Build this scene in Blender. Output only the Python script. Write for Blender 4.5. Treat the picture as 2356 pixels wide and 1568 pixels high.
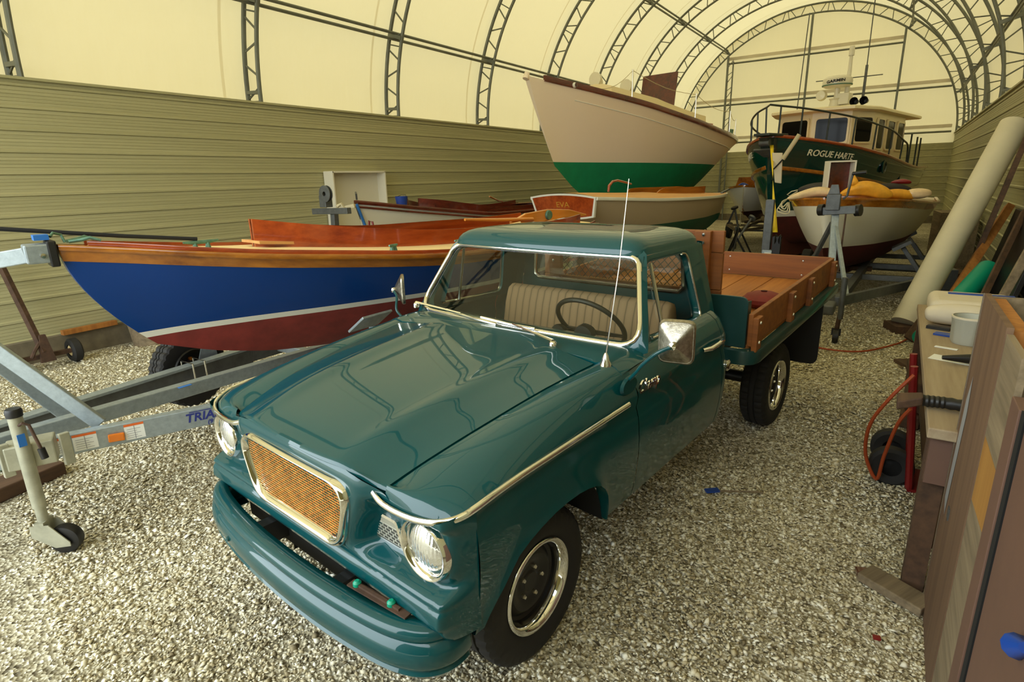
import bpy, bmesh, math, random
import numpy as np
from mathutils import Vector, Matrix, Euler

for _o in list(bpy.data.objects): bpy.data.objects.remove(_o, do_unlink=True)
scene = bpy.context.scene
COL = scene.collection

# ---------------------------------------------------------------- camera
def make_camera():
    F, PITCH, ROLL, YAW, H = 1319.36, 15.718, -1.465, -33.756, 2.005
    a, p, r = math.radians(YAW), math.radians(PITCH), math.radians(ROLL)
    fw = Vector((math.sin(a)*math.cos(p), math.cos(a)*math.cos(p), -math.sin(p)))
    rt = Vector((math.cos(a), -math.sin(a), 0)); up = rt.cross(fw)
    R = rt*math.cos(r) + up*math.sin(r); U = up*math.cos(r) - rt*math.sin(r)
    cd = bpy.data.cameras.new('camera'); co = bpy.data.objects.new('camera', cd); COL.objects.link(co)
    M = Matrix((R, U, -fw)).transposed().to_4x4(); M.translation = (0, 0, H)
    co.matrix_world = M
    cd.sensor_width = 36.0; cd.lens = F/2356*36.0; cd.clip_start = 0.05; cd.clip_end = 300
    scene.camera = co
make_camera()

# ---------------------------------------------------------------- light: an overcast sky outside the hall
world = bpy.data.worlds.new('overcast_sky'); scene.world = world; world.use_nodes = True
_n = world.node_tree.nodes; _l = world.node_tree.links
_bg = _n['Background']
_bg.inputs['Color'].default_value = (0.88, 0.97, 1.0, 1)
# the cloud layer is brighter towards the open front and the left of the hall
_tc = _n.new('ShaderNodeTexCoord'); _vm = _n.new('ShaderNodeVectorMath'); _vm.operation = 'DOT_PRODUCT'
_vm.inputs[1].default_value = (-0.62, -0.15, 0.77)
_mr = _n.new('ShaderNodeMapRange'); _mr.inputs['From Min'].default_value = -0.8; _mr.inputs['From Max'].default_value = 1.0
_mr.inputs['To Min'].default_value = 2.6; _mr.inputs['To Max'].default_value = 7.6
_l.new(_tc.outputs['Generated'], _vm.inputs[0]); _l.new(_vm.outputs['Value'], _mr.inputs['Value']); _l.new(_mr.outputs[0], _bg.inputs['Strength'])
scene.view_settings.view_transform = 'Standard'
scene.view_settings.look = 'None'
scene.view_settings.gamma = 1.0
scene.view_settings.use_curve_mapping = False
scene.view_settings.exposure = 0.0
scene.cycles.max_bounces = 10; scene.cycles.diffuse_bounces = 5; scene.cycles.glossy_bounces = 5
scene.cycles.transmission_bounces = 8; scene.cycles.transparent_max_bounces = 12
scene.cycles.sample_clamp_indirect = 6.0
scene.cycles.caustics_reflective = False; scene.cycles.caustics_refractive = False

# ---------------------------------------------------------------- materials
MATS = {}
def lin(c): return c/12.92 if c <= 0.04045 else ((c+0.055)/1.055)**2.4
def rgb(*c): return tuple(lin(x/255.0) for x in c) + (1.0,)
def new_mat(name):
    m = bpy.data.materials.new(name); m.use_nodes = True
    nt = m.node_tree; b = nt.nodes['Principled BSDF']
    MATS[name] = m
    return m, nt, b
def setp(b, **k):
    for key, v in k.items():
        b.inputs[key.replace('_', ' ')].default_value = v
def coords(nt, scale=(1, 1, 1), kind='Object'):
    tc = nt.nodes.new('ShaderNodeTexCoord'); mp = nt.nodes.new('ShaderNodeMapping')
    nt.links.new(tc.outputs[kind], mp.inputs['Vector']); mp.inputs['Scale'].default_value = scale
    return mp.outputs['Vector']
def ramp(nt, fac, stops):
    r = nt.nodes.new('ShaderNodeValToRGB'); e = r.color_ramp.elements
    e[0].position, e[0].color = stops[0]; e[1].position, e[1].color = stops[-1]
    for p, c in stops[1:-1]:
        x = e.new(p); x.color = c
    nt.links.new(fac, r.inputs['Fac']); return r.outputs['Color']
def bump(nt, b, h, strength=0.3, dist=0.01):
    bp = nt.nodes.new('ShaderNodeBump'); bp.inputs['Strength'].default_value = strength; bp.inputs['Distance'].default_value = dist
    nt.links.new(h, bp.inputs['Height']); nt.links.new(bp.outputs['Normal'], b.inputs['Normal'])
def noise(nt, vec, scale, detail=4, rough=0.6):
    n = nt.nodes.new('ShaderNodeTexNoise'); nt.links.new(vec, n.inputs['Vector'])
    n.inputs['Scale'].default_value = scale; n.inputs['Detail'].default_value = detail; n.inputs['Roughness'].default_value = rough
    return n.outputs['Fac']
def plain(name, col, rough=0.5, metal=0.0, coat=0.0, var=0.0, vscale=3.0, bmp=0.0, bscale=40):
    m, nt, b = new_mat(name)
    setp(b, Base_Color=col, Roughness=rough, Metallic=metal)
    if coat: setp(b, Coat_Weight=coat, Coat_Roughness=0.03)
    if var:
        v = coords(nt); f = noise(nt, v, vscale)
        d = tuple(x*(1-var) for x in col[:3])+(1,); l = tuple(min(1, x*(1+var)) for x in col[:3])+(1,)
        nt.links.new(ramp(nt, f, [(0.3, d), (0.7, l)]), b.inputs['Base Color'])
    if bmp:
        bump(nt, b, noise(nt, coords(nt), bscale), bmp, 0.01)
    return m
def wood(name, c1, c2, axis=1, scale=9, rough=0.4, coat=0.0, stretch=0.06):
    m, nt, b = new_mat(name)
    s = [1, 1, 1]; s[axis] = stretch
    v = coords(nt, tuple(s)); f = noise(nt, v, scale*4, 6, 0.65)
    f2 = noise(nt, v, scale, 2, 0.5)
    mx = nt.nodes.new('ShaderNodeMath'); mx.operation = 'MULTIPLY_ADD'; mx.inputs[1].default_value = 0.5
    nt.links.new(f, mx.inputs[0])
    hf = nt.nodes.new('ShaderNodeMath'); hf.operation = 'MULTIPLY'; hf.inputs[1].default_value = 0.5
    nt.links.new(f2, hf.inputs[0]); nt.links.new(hf.outputs[0], mx.inputs[2])
    nt.links.new(ramp(nt, mx.outputs[0], [(0.32, c1), (0.68, c2)]), b.inputs['Base Color'])
    setp(b, Roughness=rough)
    if coat: setp(b, Coat_Weight=coat, Coat_Roughness=0.08)
    return m

def make_materials():
    # vehicle
    m, nt, b = new_mat('teal_paint'); setp(b, Base_Color=rgb(4, 68, 72), Roughness=0.35, Coat_Weight=0.8, Coat_Roughness=0.015); b.inputs['Specular IOR Level'].default_value = 0.12
    plain('teal_frame_paint', rgb(22, 62, 60), 0.4, coat=0.4, var=0.15)
    plain('chrome', (0.83, 0.82, 0.78, 1), 0.07, 1.0)
    plain('stainless', (0.72, 0.69, 0.62, 1), 0.22, 1.0)
    plain('worn_chrome', (0.34, 0.31, 0.25, 1), 0.34, 1.0, var=0.35, vscale=60, bmp=0.1, bscale=120)
    plain('black_steel', rgb(24, 22, 21), 0.45)
    plain('dark_void', rgb(10, 10, 10), 0.9)
    m, nt, b = new_mat('tyre_rubber'); setp(b, Base_Color=rgb(30, 28, 27), Roughness=0.75)
    plain('rust_steel', rgb(74, 52, 38), 0.8, var=0.4, vscale=14)
    plain('grille_gold', rgb(214, 150, 62), 0.4, 0.35, var=0.45, vscale=22)
    plain('grille_orange', rgb(176, 88, 30), 0.5, 0.2, var=0.3, vscale=25)
    plain('silver_grille', rgb(205, 205, 195), 0.3, 0.8)
    m, nt, b = new_mat('clear_glass'); 
    out = nt.nodes['Material Output']; tr = nt.nodes.new('ShaderNodeBsdfTransparent'); gl = nt.nodes.new('ShaderNodeBsdfGlossy')
    tr.inputs['Color'].default_value = (0.80, 0.84, 0.78, 1); gl.inputs['Roughness'].default_value = 0.01
    fr = nt.nodes.new('ShaderNodeFresnel'); ge = nt.nodes.new('ShaderNodeNewGeometry'); mi = nt.nodes.new('ShaderNodeMath'); mi.operation = 'MULTIPLY_ADD'
    mi.inputs[1].default_value = 1/1.5-1.5; mi.inputs[2].default_value = 1.5; nt.links.new(ge.outputs['Backfacing'], mi.inputs[0]); nt.links.new(mi.outputs[0], fr.inputs['IOR'])
    mx = nt.nodes.new('ShaderNodeMixShader'); nt.links.new(fr.outputs[0], mx.inputs[0]); nt.links.new(tr.outputs[0], mx.inputs[1]); nt.links.new(gl.outputs[0], mx.inputs[2])
    nt.links.new(mx.outputs[0], out.inputs['Surface'])
    m, nt, b = new_mat('lamp_glass'); setp(b, Base_Color=(0.95, 0.96, 0.95, 1), Roughness=0.05, Metallic=0.85, Coat_Weight=1.0)
    w = nt.nodes.new('ShaderNodeTexWave'); nt.links.new(coords(nt), w.inputs['Vector']); w.inputs['Scale'].default_value = 22; w.inputs['Distortion'].default_value = 2
    bump(nt, b, w.outputs['Fac'], 0.25, 0.004)
    m, nt, b = new_mat('seat_cloth'); v = coords(nt)
    w = nt.nodes.new('ShaderNodeTexWave'); w.bands_direction = 'X'; nt.links.new(v, w.inputs['Vector']); w.inputs['Scale'].default_value = 5.5; w.inputs['Distortion'].default_value = 0.3
    nt.links.new(ramp(nt, w.outputs['Fac'], [(0.02, rgb(120, 98, 72)), (0.08, rgb(156, 124, 92)), (0.9, rgb(164, 132, 98))]), b.inputs['Base Color']); setp(b, Roughness=0.9)
    wood('bed_wood', rgb(106, 56, 16), rgb(154, 90, 32), 0, 7, 0.6, 0.05)
    wood('bed_floor_wood', rgb(144, 84, 34), rgb(190, 124, 58), 1, 7, 0.6, 0.05)
    # boats
    m = plain('blue_topside', rgb(0, 54, 122), 0.3, coat=0.12); m.node_tree.nodes['Principled BSDF'].inputs['Specular IOR Level'].default_value = 0.25
    plain('red_bottom', rgb(124, 42, 36), 0.7, var=0.22, vscale=7)
    plain('maroon_bottom', rgb(78, 22, 20), 0.75, var=0.2, vscale=5)
    plain('white_stripe', rgb(226, 224, 212), 0.4)
    plain('cream_deck', rgb(240, 216, 160), 0.7)
    plain('white_topside', rgb(222, 216, 196), 0.3, coat=0.2)
    plain('sail_hull_white', rgb(240, 222, 198), 0.45)
    plain('primer_grey', rgb(186, 168, 140), 0.5)
    plain('green_bottom', rgb(0, 128, 84), 0.7, var=0.12, vscale=4)
    plain('dark_green_bottom', rgb(24, 84, 66), 0.6)
    plain('tug_green', rgb(6, 52, 48), 0.15, coat=0.8)
    plain('cabin_cream', rgb(232, 218, 180), 0.4)
    m = plain('dark_glass', rgb(20, 20, 20), 0.15); m.node_tree.nodes['Principled BSDF'].inputs['Specular IOR Level'].default_value = 0.12
    plain('lettering_cream', rgb(238, 232, 208), 0.5)
    plain('lettering_black', rgb(24, 26, 40), 0.5)
    plain('lettering_blue', rgb(36, 46, 122), 0.5)
    plain('lettering_gold', rgb(214, 168, 60), 0.4, 0.3)
    plain('rail_green', rgb(34, 44, 40), 0.35)
    wood('varnish_teak', rgb(124, 64, 10), rgb(188, 116, 28), 1, 6, 0.22, 0.8, 0.04)
    wood('varnish_mahogany', rgb(126, 46, 16), rgb(178, 78, 28), 1, 6, 0.2, 0.8, 0.05)
    wood('dark_mahogany', rgb(62, 18, 10), rgb(104, 36, 18), 1, 6, 0.25, 0.6, 0.05)
    wood('varnish_orange', rgb(206, 122, 32), rgb(232, 152, 52), 1, 5, 0.22, 0.8, 0.05)
    wood('plywood_deck', rgb(196, 140, 78), rgb(222, 170, 106), 1, 6, 0.55, 0.0)
    plain('bronze_patina', rgb(92, 128, 112), 0.5, 0.5, var=0.3, vscale=20)
    # trailer / building
    m = plain('galvanised_steel', rgb(158, 168, 172), 0.42, 0.55, var=0.14, vscale=30)
    plain('dull_steel', rgb(96, 98, 98), 0.5, 0.5, var=0.2, vscale=12)
    plain('truss_steel', rgb(110, 112, 102), 0.5, 0.4, var=0.2, vscale=3)
    plain('jack_steel', rgb(172, 170, 150), 0.45, 0.4, var=0.2, vscale=9)
    plain('label_white', rgb(232, 232, 226), 0.5)
    plain('label_orange', rgb(222, 104, 40), 0.5)
    plain('label_grey', rgb(150, 150, 150), 0.6)
    plain('reflector_amber', rgb(226, 120, 14), 0.2, coat=0.6)
    plain('tape_blue', rgb(40, 110, 190), 0.6)
    plain('black_strap', rgb(18, 18, 18), 0.8)
    plain('rope_green', rgb(40, 84, 52), 0.9)
    plain('rope_white', rgb(196, 184, 150), 0.9)
    plain('strap_yellow', rgb(226, 196, 20), 0.6)
    plain('cable_orange', rgb(158, 64, 22), 0.6)
    plain('canvas_white', rgb(214, 202, 178), 0.85, var=0.06)
    plain('sail_yellow', rgb(226, 160, 40), 0.6, var=0.2, vscale=8)
    plain('plastic_wrap', rgb(226, 196, 150), 0.3, var=0.15, vscale=9)
    plain('charcoal_bag', rgb(58, 54, 48), 0.9, var=0.2)
    plain('red_plastic', rgb(122, 20, 20), 0.4)
    plain('white_paint', rgb(220, 214, 196), 0.6)
    plain('pvc_grey', rgb(206, 196, 164), 0.5, var=0.08, vscale=2)
    plain('teal_tube', rgb(0, 150, 118), 0.4)
    plain('blue_plastic', rgb(26, 66, 150), 0.4)
    plain('pail_plastic', rgb(176, 176, 162), 0.5)
    wood('pine_plank', rgb(140, 84, 32), rgb(182, 120, 52), 2, 8, 0.7)
    wood('weathered_wood', rgb(96, 82, 62), rgb(150, 132, 104), 1, 8, 0.85)
    wood('dark_timber', rgb(60, 42, 28), rgb(98, 70, 48), 1, 8, 0.8)
    wood('bench_top', rgb(132, 110, 84), rgb(176, 158, 128), 1, 5, 0.75)
    wood('old_plywood', rgb(88, 64, 46), rgb(122, 94, 70), 2, 5, 0.8)
    wood('yellow_plywood', rgb(150, 104, 46), rgb(176, 130, 66), 2, 5, 0.6)
    plain('pinkish_board', rgb(104, 76, 62), 0.7, var=0.1)
    plain('concrete_curb', rgb(110, 100, 80), 0.9, var=0.25, vscale=6)
    # siding
    m, nt, b = new_mat('siding'); v = coords(nt, (1, 0.05, 6)); f = noise(nt, v, 6, 5)
    nt.links.new(ramp(nt, f, [(0.3, rgb(156, 152, 114)), (0.7, rgb(178, 172, 132))]), b.inputs['Base Color']); setp(b, Roughness=0.55)
    # translucent hall cover
    m = bpy.data.materials.new('hall_fabric'); m.use_nodes = True; MATS['hall_fabric'] = m
    nt = m.node_tree; nt.nodes.remove(nt.nodes['Principled BSDF']); out = nt.nodes['Material Output']
    tl = nt.nodes.new('ShaderNodeBsdfTranslucent'); df = nt.nodes.new('ShaderNodeBsdfDiffuse'); ad = nt.nodes.new('ShaderNodeAddShader')
    v = coords(nt, (6, 6, 0.25)); f = noise(nt, v, 4, 4)
    nt.links.new(ramp(nt, f, [(0.25, (0.119, 0.098, 0.050, 1)), (0.75, (0.127, 0.106, 0.056, 1))]), tl.inputs['Color'])
    # welded double-layer seams of the cover, one beside every arch
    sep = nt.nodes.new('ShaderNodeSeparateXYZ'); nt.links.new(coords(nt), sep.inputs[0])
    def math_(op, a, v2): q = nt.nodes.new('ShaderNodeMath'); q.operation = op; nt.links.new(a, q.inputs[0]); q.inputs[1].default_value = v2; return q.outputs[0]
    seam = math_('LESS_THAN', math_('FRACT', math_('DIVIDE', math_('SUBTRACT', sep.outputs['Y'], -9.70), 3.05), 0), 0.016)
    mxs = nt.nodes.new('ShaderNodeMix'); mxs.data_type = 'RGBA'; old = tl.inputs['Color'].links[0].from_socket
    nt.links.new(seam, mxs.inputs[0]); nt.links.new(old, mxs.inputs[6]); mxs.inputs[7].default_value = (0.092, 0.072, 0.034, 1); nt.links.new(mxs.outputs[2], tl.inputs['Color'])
    df.inputs['Color'].default_value = (0.50, 0.44, 0.28, 1)
    nt.links.new(tl.outputs[0], ad.inputs[0]); nt.links.new(df.outputs[0], ad.inputs[1]); nt.links.new(ad.outputs[0], out.inputs['Surface'])
    # gravel
    m, nt, b = new_mat('gravel'); v = coords(nt)
    vo = nt.nodes.new('ShaderNodeTexVoronoi'); nt.links.new(v, vo.inputs['Vector']); vo.inputs['Scale'].default_value = 62
    sx = nt.nodes.new('ShaderNodeSeparateColor'); nt.links.new(vo.outputs['Color'], sx.inputs[0])
    c1 = ramp(nt, sx.outputs[0], [(0.0, rgb(100, 90, 68)), (0.35, rgb(172, 162, 132)), (0.75, rgb(212, 204, 178)), (1.0, rgb(242, 238, 222))])
    big = ramp(nt, noise(nt, v, 1.1, 3), [(0.3, (0.62, 0.6, 0.55, 1)), (0.65, (1, 1, 1, 1))])
    mm = nt.nodes.new('ShaderNodeMix'); mm.data_type = 'RGBA'; mm.blend_type = 'MULTIPLY'; mm.inputs[0].default_value = 1.0
    nt.links.new(c1, mm.inputs[6]); nt.links.new(big, mm.inputs[7]); nt.links.new(mm.outputs[2], b.inputs['Base Color'])
    setp(b, Roughness=0.9); bump(nt, b, vo.outputs['Distance'], 1.0, 0.012)
    m, nt, b = new_mat('gravel_chip')
    at = nt.nodes.new('ShaderNodeAttribute'); at.attribute_name = 'chip'; at.attribute_type = 'GEOMETRY'
    nt.links.new(ramp(nt, at.outputs['Fac'], [(0.0, rgb(104, 90, 62)), (0.28, rgb(184, 170, 134)), (0.68, rgb(228, 219, 190)), (1.0, rgb(250, 247, 232))]), b.inputs['Base Color']); setp(b, Roughness=0.85)
make_materials()

# ---------------------------------------------------------------- mesh building
class MB:
    def __init__(s): s.v = []; s.f = []
    def add(s, V, F):
        n = len(s.v); s.v += [tuple(p) for p in V]; s.f += [tuple(i+n for i in f) for f in F]; return s
    def box(s, c, size, R=None):
        x, y, z = [k/2 for k in size]; V = []
        for dx, dy, dz in ((-1,-1,-1),(1,-1,-1),(1,1,-1),(-1,1,-1),(-1,-1,1),(1,-1,1),(1,1,1),(-1,1,1)):
            p = Vector((dx*x, dy*y, dz*z))
            if R is not None: p = R @ p
            V.append(Vector(c)+p)
        return s.add(V, [(0,3,2,1),(4,5,6,7),(0,1,5,4),(1,2,6,5),(2,3,7,6),(3,0,4,7)])
    def bar(s, p, q, w, h, up=(0,0,1)):
        p = Vector(p); q = Vector(q); d = (q-p).normalized(); u = Vector(up)
        if abs(d.dot(u)) > 0.98: u = Vector((1,0,0))
        r = d.cross(u).normalized(); u = r.cross(d)
        V = [a+r*w/2*i+u*h/2*j for a in (p, q) for i, j in ((-1,-1),(1,-1),(1,1),(-1,1))]
        return s.add(V, [(0,1,2,3)[::-1],(4,5,6,7),(0,1,5,4),(1,2,6,5),(2,3,7,6),(3,0,4,7)])
    def loft(s, rings, closed=True, caps=True, wrap=False):
        n = len(rings[0]); V = [p for r in rings for p in r]; F = []
        m = len(rings)
        for i in range(m if wrap else m-1):
            i2 = (i+1) % m
            for j in range(n if closed else n-1):
                k = (j+1) % n
                F.append((i*n+j, i*n+k, i2*n+k, i2*n+j))
        if caps and closed and not wrap:
            F.append(tuple(range(n))[::-1]); F.append(tuple((m-1)*n+j for j in range(n)))
        return s.add(V, F)
    def tube(s, path, r, n=8, wrap=False, caps=True, flat=None):
        P = [Vector(p) for p in path]; rings = []
        m = len(P); prev = None
        for i, p in enumerate(P):
            a = P[i-1] if (i > 0 or wrap) else p; b = P[(i+1) % m] if (i < m-1 or wrap) else p
            d = (b-a).normalized()
            if prev is None:
                u = Vector((0,0,1)) if abs(d.z) < 0.9 else Vector((1,0,0))
            else: u = prev
            x = d.cross(u)
            x = x.normalized() if x.length > 1e-6 else Vector((1,0,0)); u = x.cross(d).normalized(); prev = u
            rr = r[i] if isinstance(r, (list, tuple)) else r
            fx, fu = flat if flat else (1, 1)
            rings.append([p+x*(rr*fx*math.cos(2*math.pi*k/n))+u*(rr*fu*math.sin(2*math.pi*k/n)) for k in range(n)])
        return s.loft(rings, True, caps, wrap)
    def cyl(s, p, q, r, n=12, r2=None): return s.tube([p, q], [r, r if r2 is None else r2], n)
    def lathe(s, prof, o=(0,0,0), axis='z', n=24, close=False):
        rings = []
        o = Vector(o)
        for k in range(n):
            a = 2*math.pi*k/n; c, t = math.cos(a), math.sin(a); ring = []
            for r, h in prof:
                ring.append(o + (Vector((r*c, r*t, h)) if axis == 'z' else Vector((h, r*c, r*t)) if axis == 'x' else Vector((r*t, h, r*c))))
            rings.append(ring)
        return s.loft(rings, close, False, True)
    def grid(s, rows): return s.loft(rows, False, False)
    def prism(s, poly, vec):
        vec = Vector(vec); P = [Vector(p) for p in poly]; n = len(P)
        return s.add(P+[p+vec for p in P], [tuple(range(n))[::-1], tuple(range(n, 2*n))]+[(i, (i+1) % n, n+(i+1) % n, n+i) for i in range(n)])
    def build(s, name, mat, parent=None, smooth=True, bevel=0.0, solid=0.0, sub=0, angle=38, off=-1.0, seg=2):
        me = bpy.data.meshes.new(name); me.from_pydata([tuple(p) for p in s.v], [], s.f); me.update()
        bm = bmesh.new(); bm.from_mesh(me)
        bmesh.ops.remove_doubles(bm, verts=bm.verts, dist=1e-5)
        bmesh.ops.recalc_face_normals(bm, faces=bm.faces)
        bm.to_mesh(me); bm.free()
        if smooth:
            me.polygons.foreach_set('use_smooth', [True]*len(me.polygons))
            if not sub: me.set_sharp_from_angle(angle=math.radians(angle))
        me.materials.append(MATS[mat] if isinstance(mat, str) else mat)
        o = bpy.data.objects.new(name, me); COL.objects.link(o)
        if parent is not None: o.parent = parent
        if solid:
            d = o.modifiers.new('s', 'SOLIDIFY'); d.thickness = solid; d.offset = off
        if bevel:
            d = o.modifiers.new('b', 'BEVEL'); d.width = bevel; d.segments = seg; d.limit_method = 'ANGLE'; d.angle_limit = math.radians(40)
        if sub:
            d = o.modifiers.new('u', 'SUBSURF'); d.levels = d.render_levels = sub
        return o
def tag(o, label=None, cat=None, group=None, kind=None):
    if label: o['label'] = label
    if cat: o['category'] = cat
    if group: o['group'] = group
    if kind: o['kind'] = kind
    return o
def thing(name, label, cat, loc=(0,0,0), rz=0.0, group=None):
    o = bpy.data.objects.new(name, None); COL.objects.link(o); o.location = loc; o.rotation_euler = (0, 0, rz)
    o.empty_display_size = 0.2
    return tag(o, label, cat, group)
def struct(name, b, mat, parent=None, **k):
    o = b.build(name, mat, parent, **k)
    if parent is None: o['kind'] = 'structure'
    return o
def copy_tree(o, parent=None):
    c = o.copy(); COL.objects.link(c)
    if parent is not None: c.parent = parent
    for ch in list(o.children): copy_tree(ch, c)
    return c
def text(name, s, size, mat, M, parent=None, depth=0.004, shear=0.0, xs=1.0, bold=0.0, align='LEFT', bend=None):
    cu = bpy.data.curves.new(name, 'FONT'); cu.body = s; cu.size = size; cu.extrude = depth; cu.shear = shear; cu.align_x = align; cu.offset = bold
    cu.resolution_u = 4
    t = bpy.data.objects.new(name, cu); COL.objects.link(t)
    dg = bpy.context.evaluated_depsgraph_get(); me = bpy.data.meshes.new_from_object(t.evaluated_get(dg))
    bpy.data.objects.remove(t, do_unlink=True); bpy.data.curves.remove(cu)
    for v in me.vertices:
        co = Vector((v.co.x*xs, v.co.y, v.co.z))
        v.co = bend(co) if bend else M @ co
    me.materials.clear(); me.materials.append(MATS[mat]); me.name = name
    o = bpy.data.objects.new(name, me); COL.objects.link(o)
    if parent is not None: o.parent = parent
    return o
def interp(xs, ys, x):
    """monotone cubic interpolation"""
    xs = list(xs); ys = list(ys); n = len(xs)
    if x <= xs[0]: return ys[0]
    if x >= xs[-1]: return ys[-1]
    d = [(ys[i+1]-ys[i])/(xs[i+1]-xs[i]) for i in range(n-1)]
    m = [d[0]]+[0 if d[i-1]*d[i] <= 0 else 2*d[i-1]*d[i]/(d[i-1]+d[i]) for i in range(1, n-1)]+[d[-1]]
    for i in range(n-1):
        if x <= xs[i+1]:
            h = xs[i+1]-xs[i]; t = (x-xs[i])/h
            return ys[i]*(1+2*t)*(1-t)**2+m[i]*h*t*(1-t)**2+ys[i+1]*t*t*(3-2*t)+m[i+1]*h*t*t*(t-1)
def smooth_path(P, k=6):
    P = [Vector(p) for p in P]; out = []
    for i in range(len(P)-1):
        p0, p1, p2, p3 = P[max(0, i-1)], P[i], P[i+1], P[min(len(P)-1, i+2)]
        for j in range(k):
            t = j/k; out.append(.5*((2*p1)+(p2-p0)*t+(2*p0-5*p1+4*p2-p3)*t*t+(3*p1-p0-3*p2+p3)*t**3))
    return out+[P[-1]]
def sstep(a, b, x):
    t = max(0.0, min(1.0, (x-a)/(b-a))); return t*t*(3-2*t)
def rounded(corners, r, k=5):
    """2-D polygon with rounded corners; r may be a list"""
    out = []; n = len(corners)
    for i, c in enumerate(corners):
        c = Vector(c); a = Vector(corners[i-1]); b = Vector(corners[(i+1) % n]); rr = r[i] if isinstance(r, (list, tuple)) else r
        da = (a-c).normalized(); db = (b-c).normalized(); p = c+da*rr; q = c+db*rr
        for j in range(k+1):
            t = j/k; out.append(p*(1-t)**2+c*2*t*(1-t)+q*t*t)
    return out
def resample(loop, n):
    P = [Vector(p) for p in loop]; P.append(P[0]); L = [0]
    for i in range(1, len(P)): L.append(L[-1]+(P[i]-P[i-1]).length)
    out = []; j = 0
    for k in range(n):
        t = L[-1]*k/n
        while L[j+1] < t: j += 1
        f = (t-L[j])/max(1e-9, L[j+1]-L[j]); out.append(P[j].lerp(P[j+1], f))
    return out
rnd = random.Random(7)
# ================================================================ the hall
XL, XR, XC = -8.58, 1.34, -3.62
HOOPY = [5.93+3.05*i for i in range(-2, 8)]
YEND, YFRONT = 27.45, -2.2
def siding_profile(z0, z1):
    P = []; z = z0; step = 0.242
    while z < z1-0.02:
        top = min(z+step, z1)
        P += [(0.0, z), (0.022, z+0.006), (0.022, z+0.03), (0.006, z+0.042)]
        for k in range(1, 5):
            zz = z+0.042+(step-0.05)*k/5
            if zz < top-0.01: P += [(0.006, zz-0.003), (0.0015, zz), (0.006, zz+0.003)]
        P += [(0.004, top-0.004)]
        z = top
    P.append((0.0, z1)); return P
def siding_wall(name, x, sgn, y0, y1, z1):
    b = MB(); pr = siding_profile(0.26, z1)
    b.grid([[(x+sgn*d, y, z) for d, z in pr] for y in (y0, y1)])
    b.box((x-sgn*0.2, (y0+y1)/2, (z1+0.26)/2), (0.399, y1-y0, z1-0.26))
    b.bar((x-sgn*0.17, y0, z1+0.012), (x-sgn*0.17, y1, z1+0.012), 0.44, 0.03)
    return struct(name, b, 'siding')
siding_wall('wall_left', XL, 1, YFRONT, YEND+.25, 3.24)
siding_wall('wall_right', XR, -1, YFRONT, YEND+.25, 3.24)
def end_wall(name, y, sgn, x0, x1, z1):
    b = MB(); pr = siding_profile(0.26, z1)
    b.grid([[(x, y+sgn*d, z) for d, z in pr] for x in (x0, x1)])
    b.box(((x0+x1)/2, y-sgn*0.102, (z1+0.26)/2), (x1-x0, 0.199, z1-0.26))
    return struct(name, b, 'siding')
end_wall('wall_back', YEND, -1, XL-0.35, XR+0.35, 2.92)
end_wall('wall_front', YFRONT, 1, -2.0, XR-0.03, 3.2)  # unseen from the camera; width set to keep daylight off the right side
for nm, x, s in (('baseboard_left', XL, -1), ('baseboard_right', XR, 1)):
    b = MB(); b.box((x+s*0.11, (YFRONT+YEND)/2, 0.14), (0.34, YEND-YFRONT, 0.29)); struct(nm, b, 'concrete_curb', bevel=0.01)
b = MB(); b.box(((XL+XR)/2, YEND+0.1, 0.14), (XR-XL-0.2, 0.3, 0.29)); struct('baseboard_back', b, 'concrete_curb', bevel=0.01)

AO, BO, AI, BI, ZS = 5.28, 5.0, 4.96, 4.68, 3.24
def arc(a, bb, t): return (XC-a*math.cos(t), ZS+bb*math.sin(t))
b = MB(); rows = []
ys = [YFRONT-0.2+(YEND+0.4-YFRONT)*k/24 for k in range(25)]
for k in range(65):
    t = math.pi*k/64; x, z = arc(AO+0.06, BO+0.06, t); rows.append([(x, y, z) for y in ys])
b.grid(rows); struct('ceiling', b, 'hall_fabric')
def gable(name, y, z0, hole=None):
    b = MB(); xs = [XC+(AO+0.05)*(-1+2*k/40) for k in range(41)]
    top = [ZS+(BO+0.05)*math.sqrt(max(0, 1-((x-XC)/(AO+0.05))**2)) for x in xs]
    rows = [[(x, y, z0+(max(t, z0+0.02)-z0)*j/6) for x, t in zip(xs, top)] for j in range(7)]
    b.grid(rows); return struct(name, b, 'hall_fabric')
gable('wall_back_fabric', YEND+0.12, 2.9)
gable('wall_front_fabric', YFRONT-0.12, 5.2)  # unseen gable, lower edge set to limit the daylight let in

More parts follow.
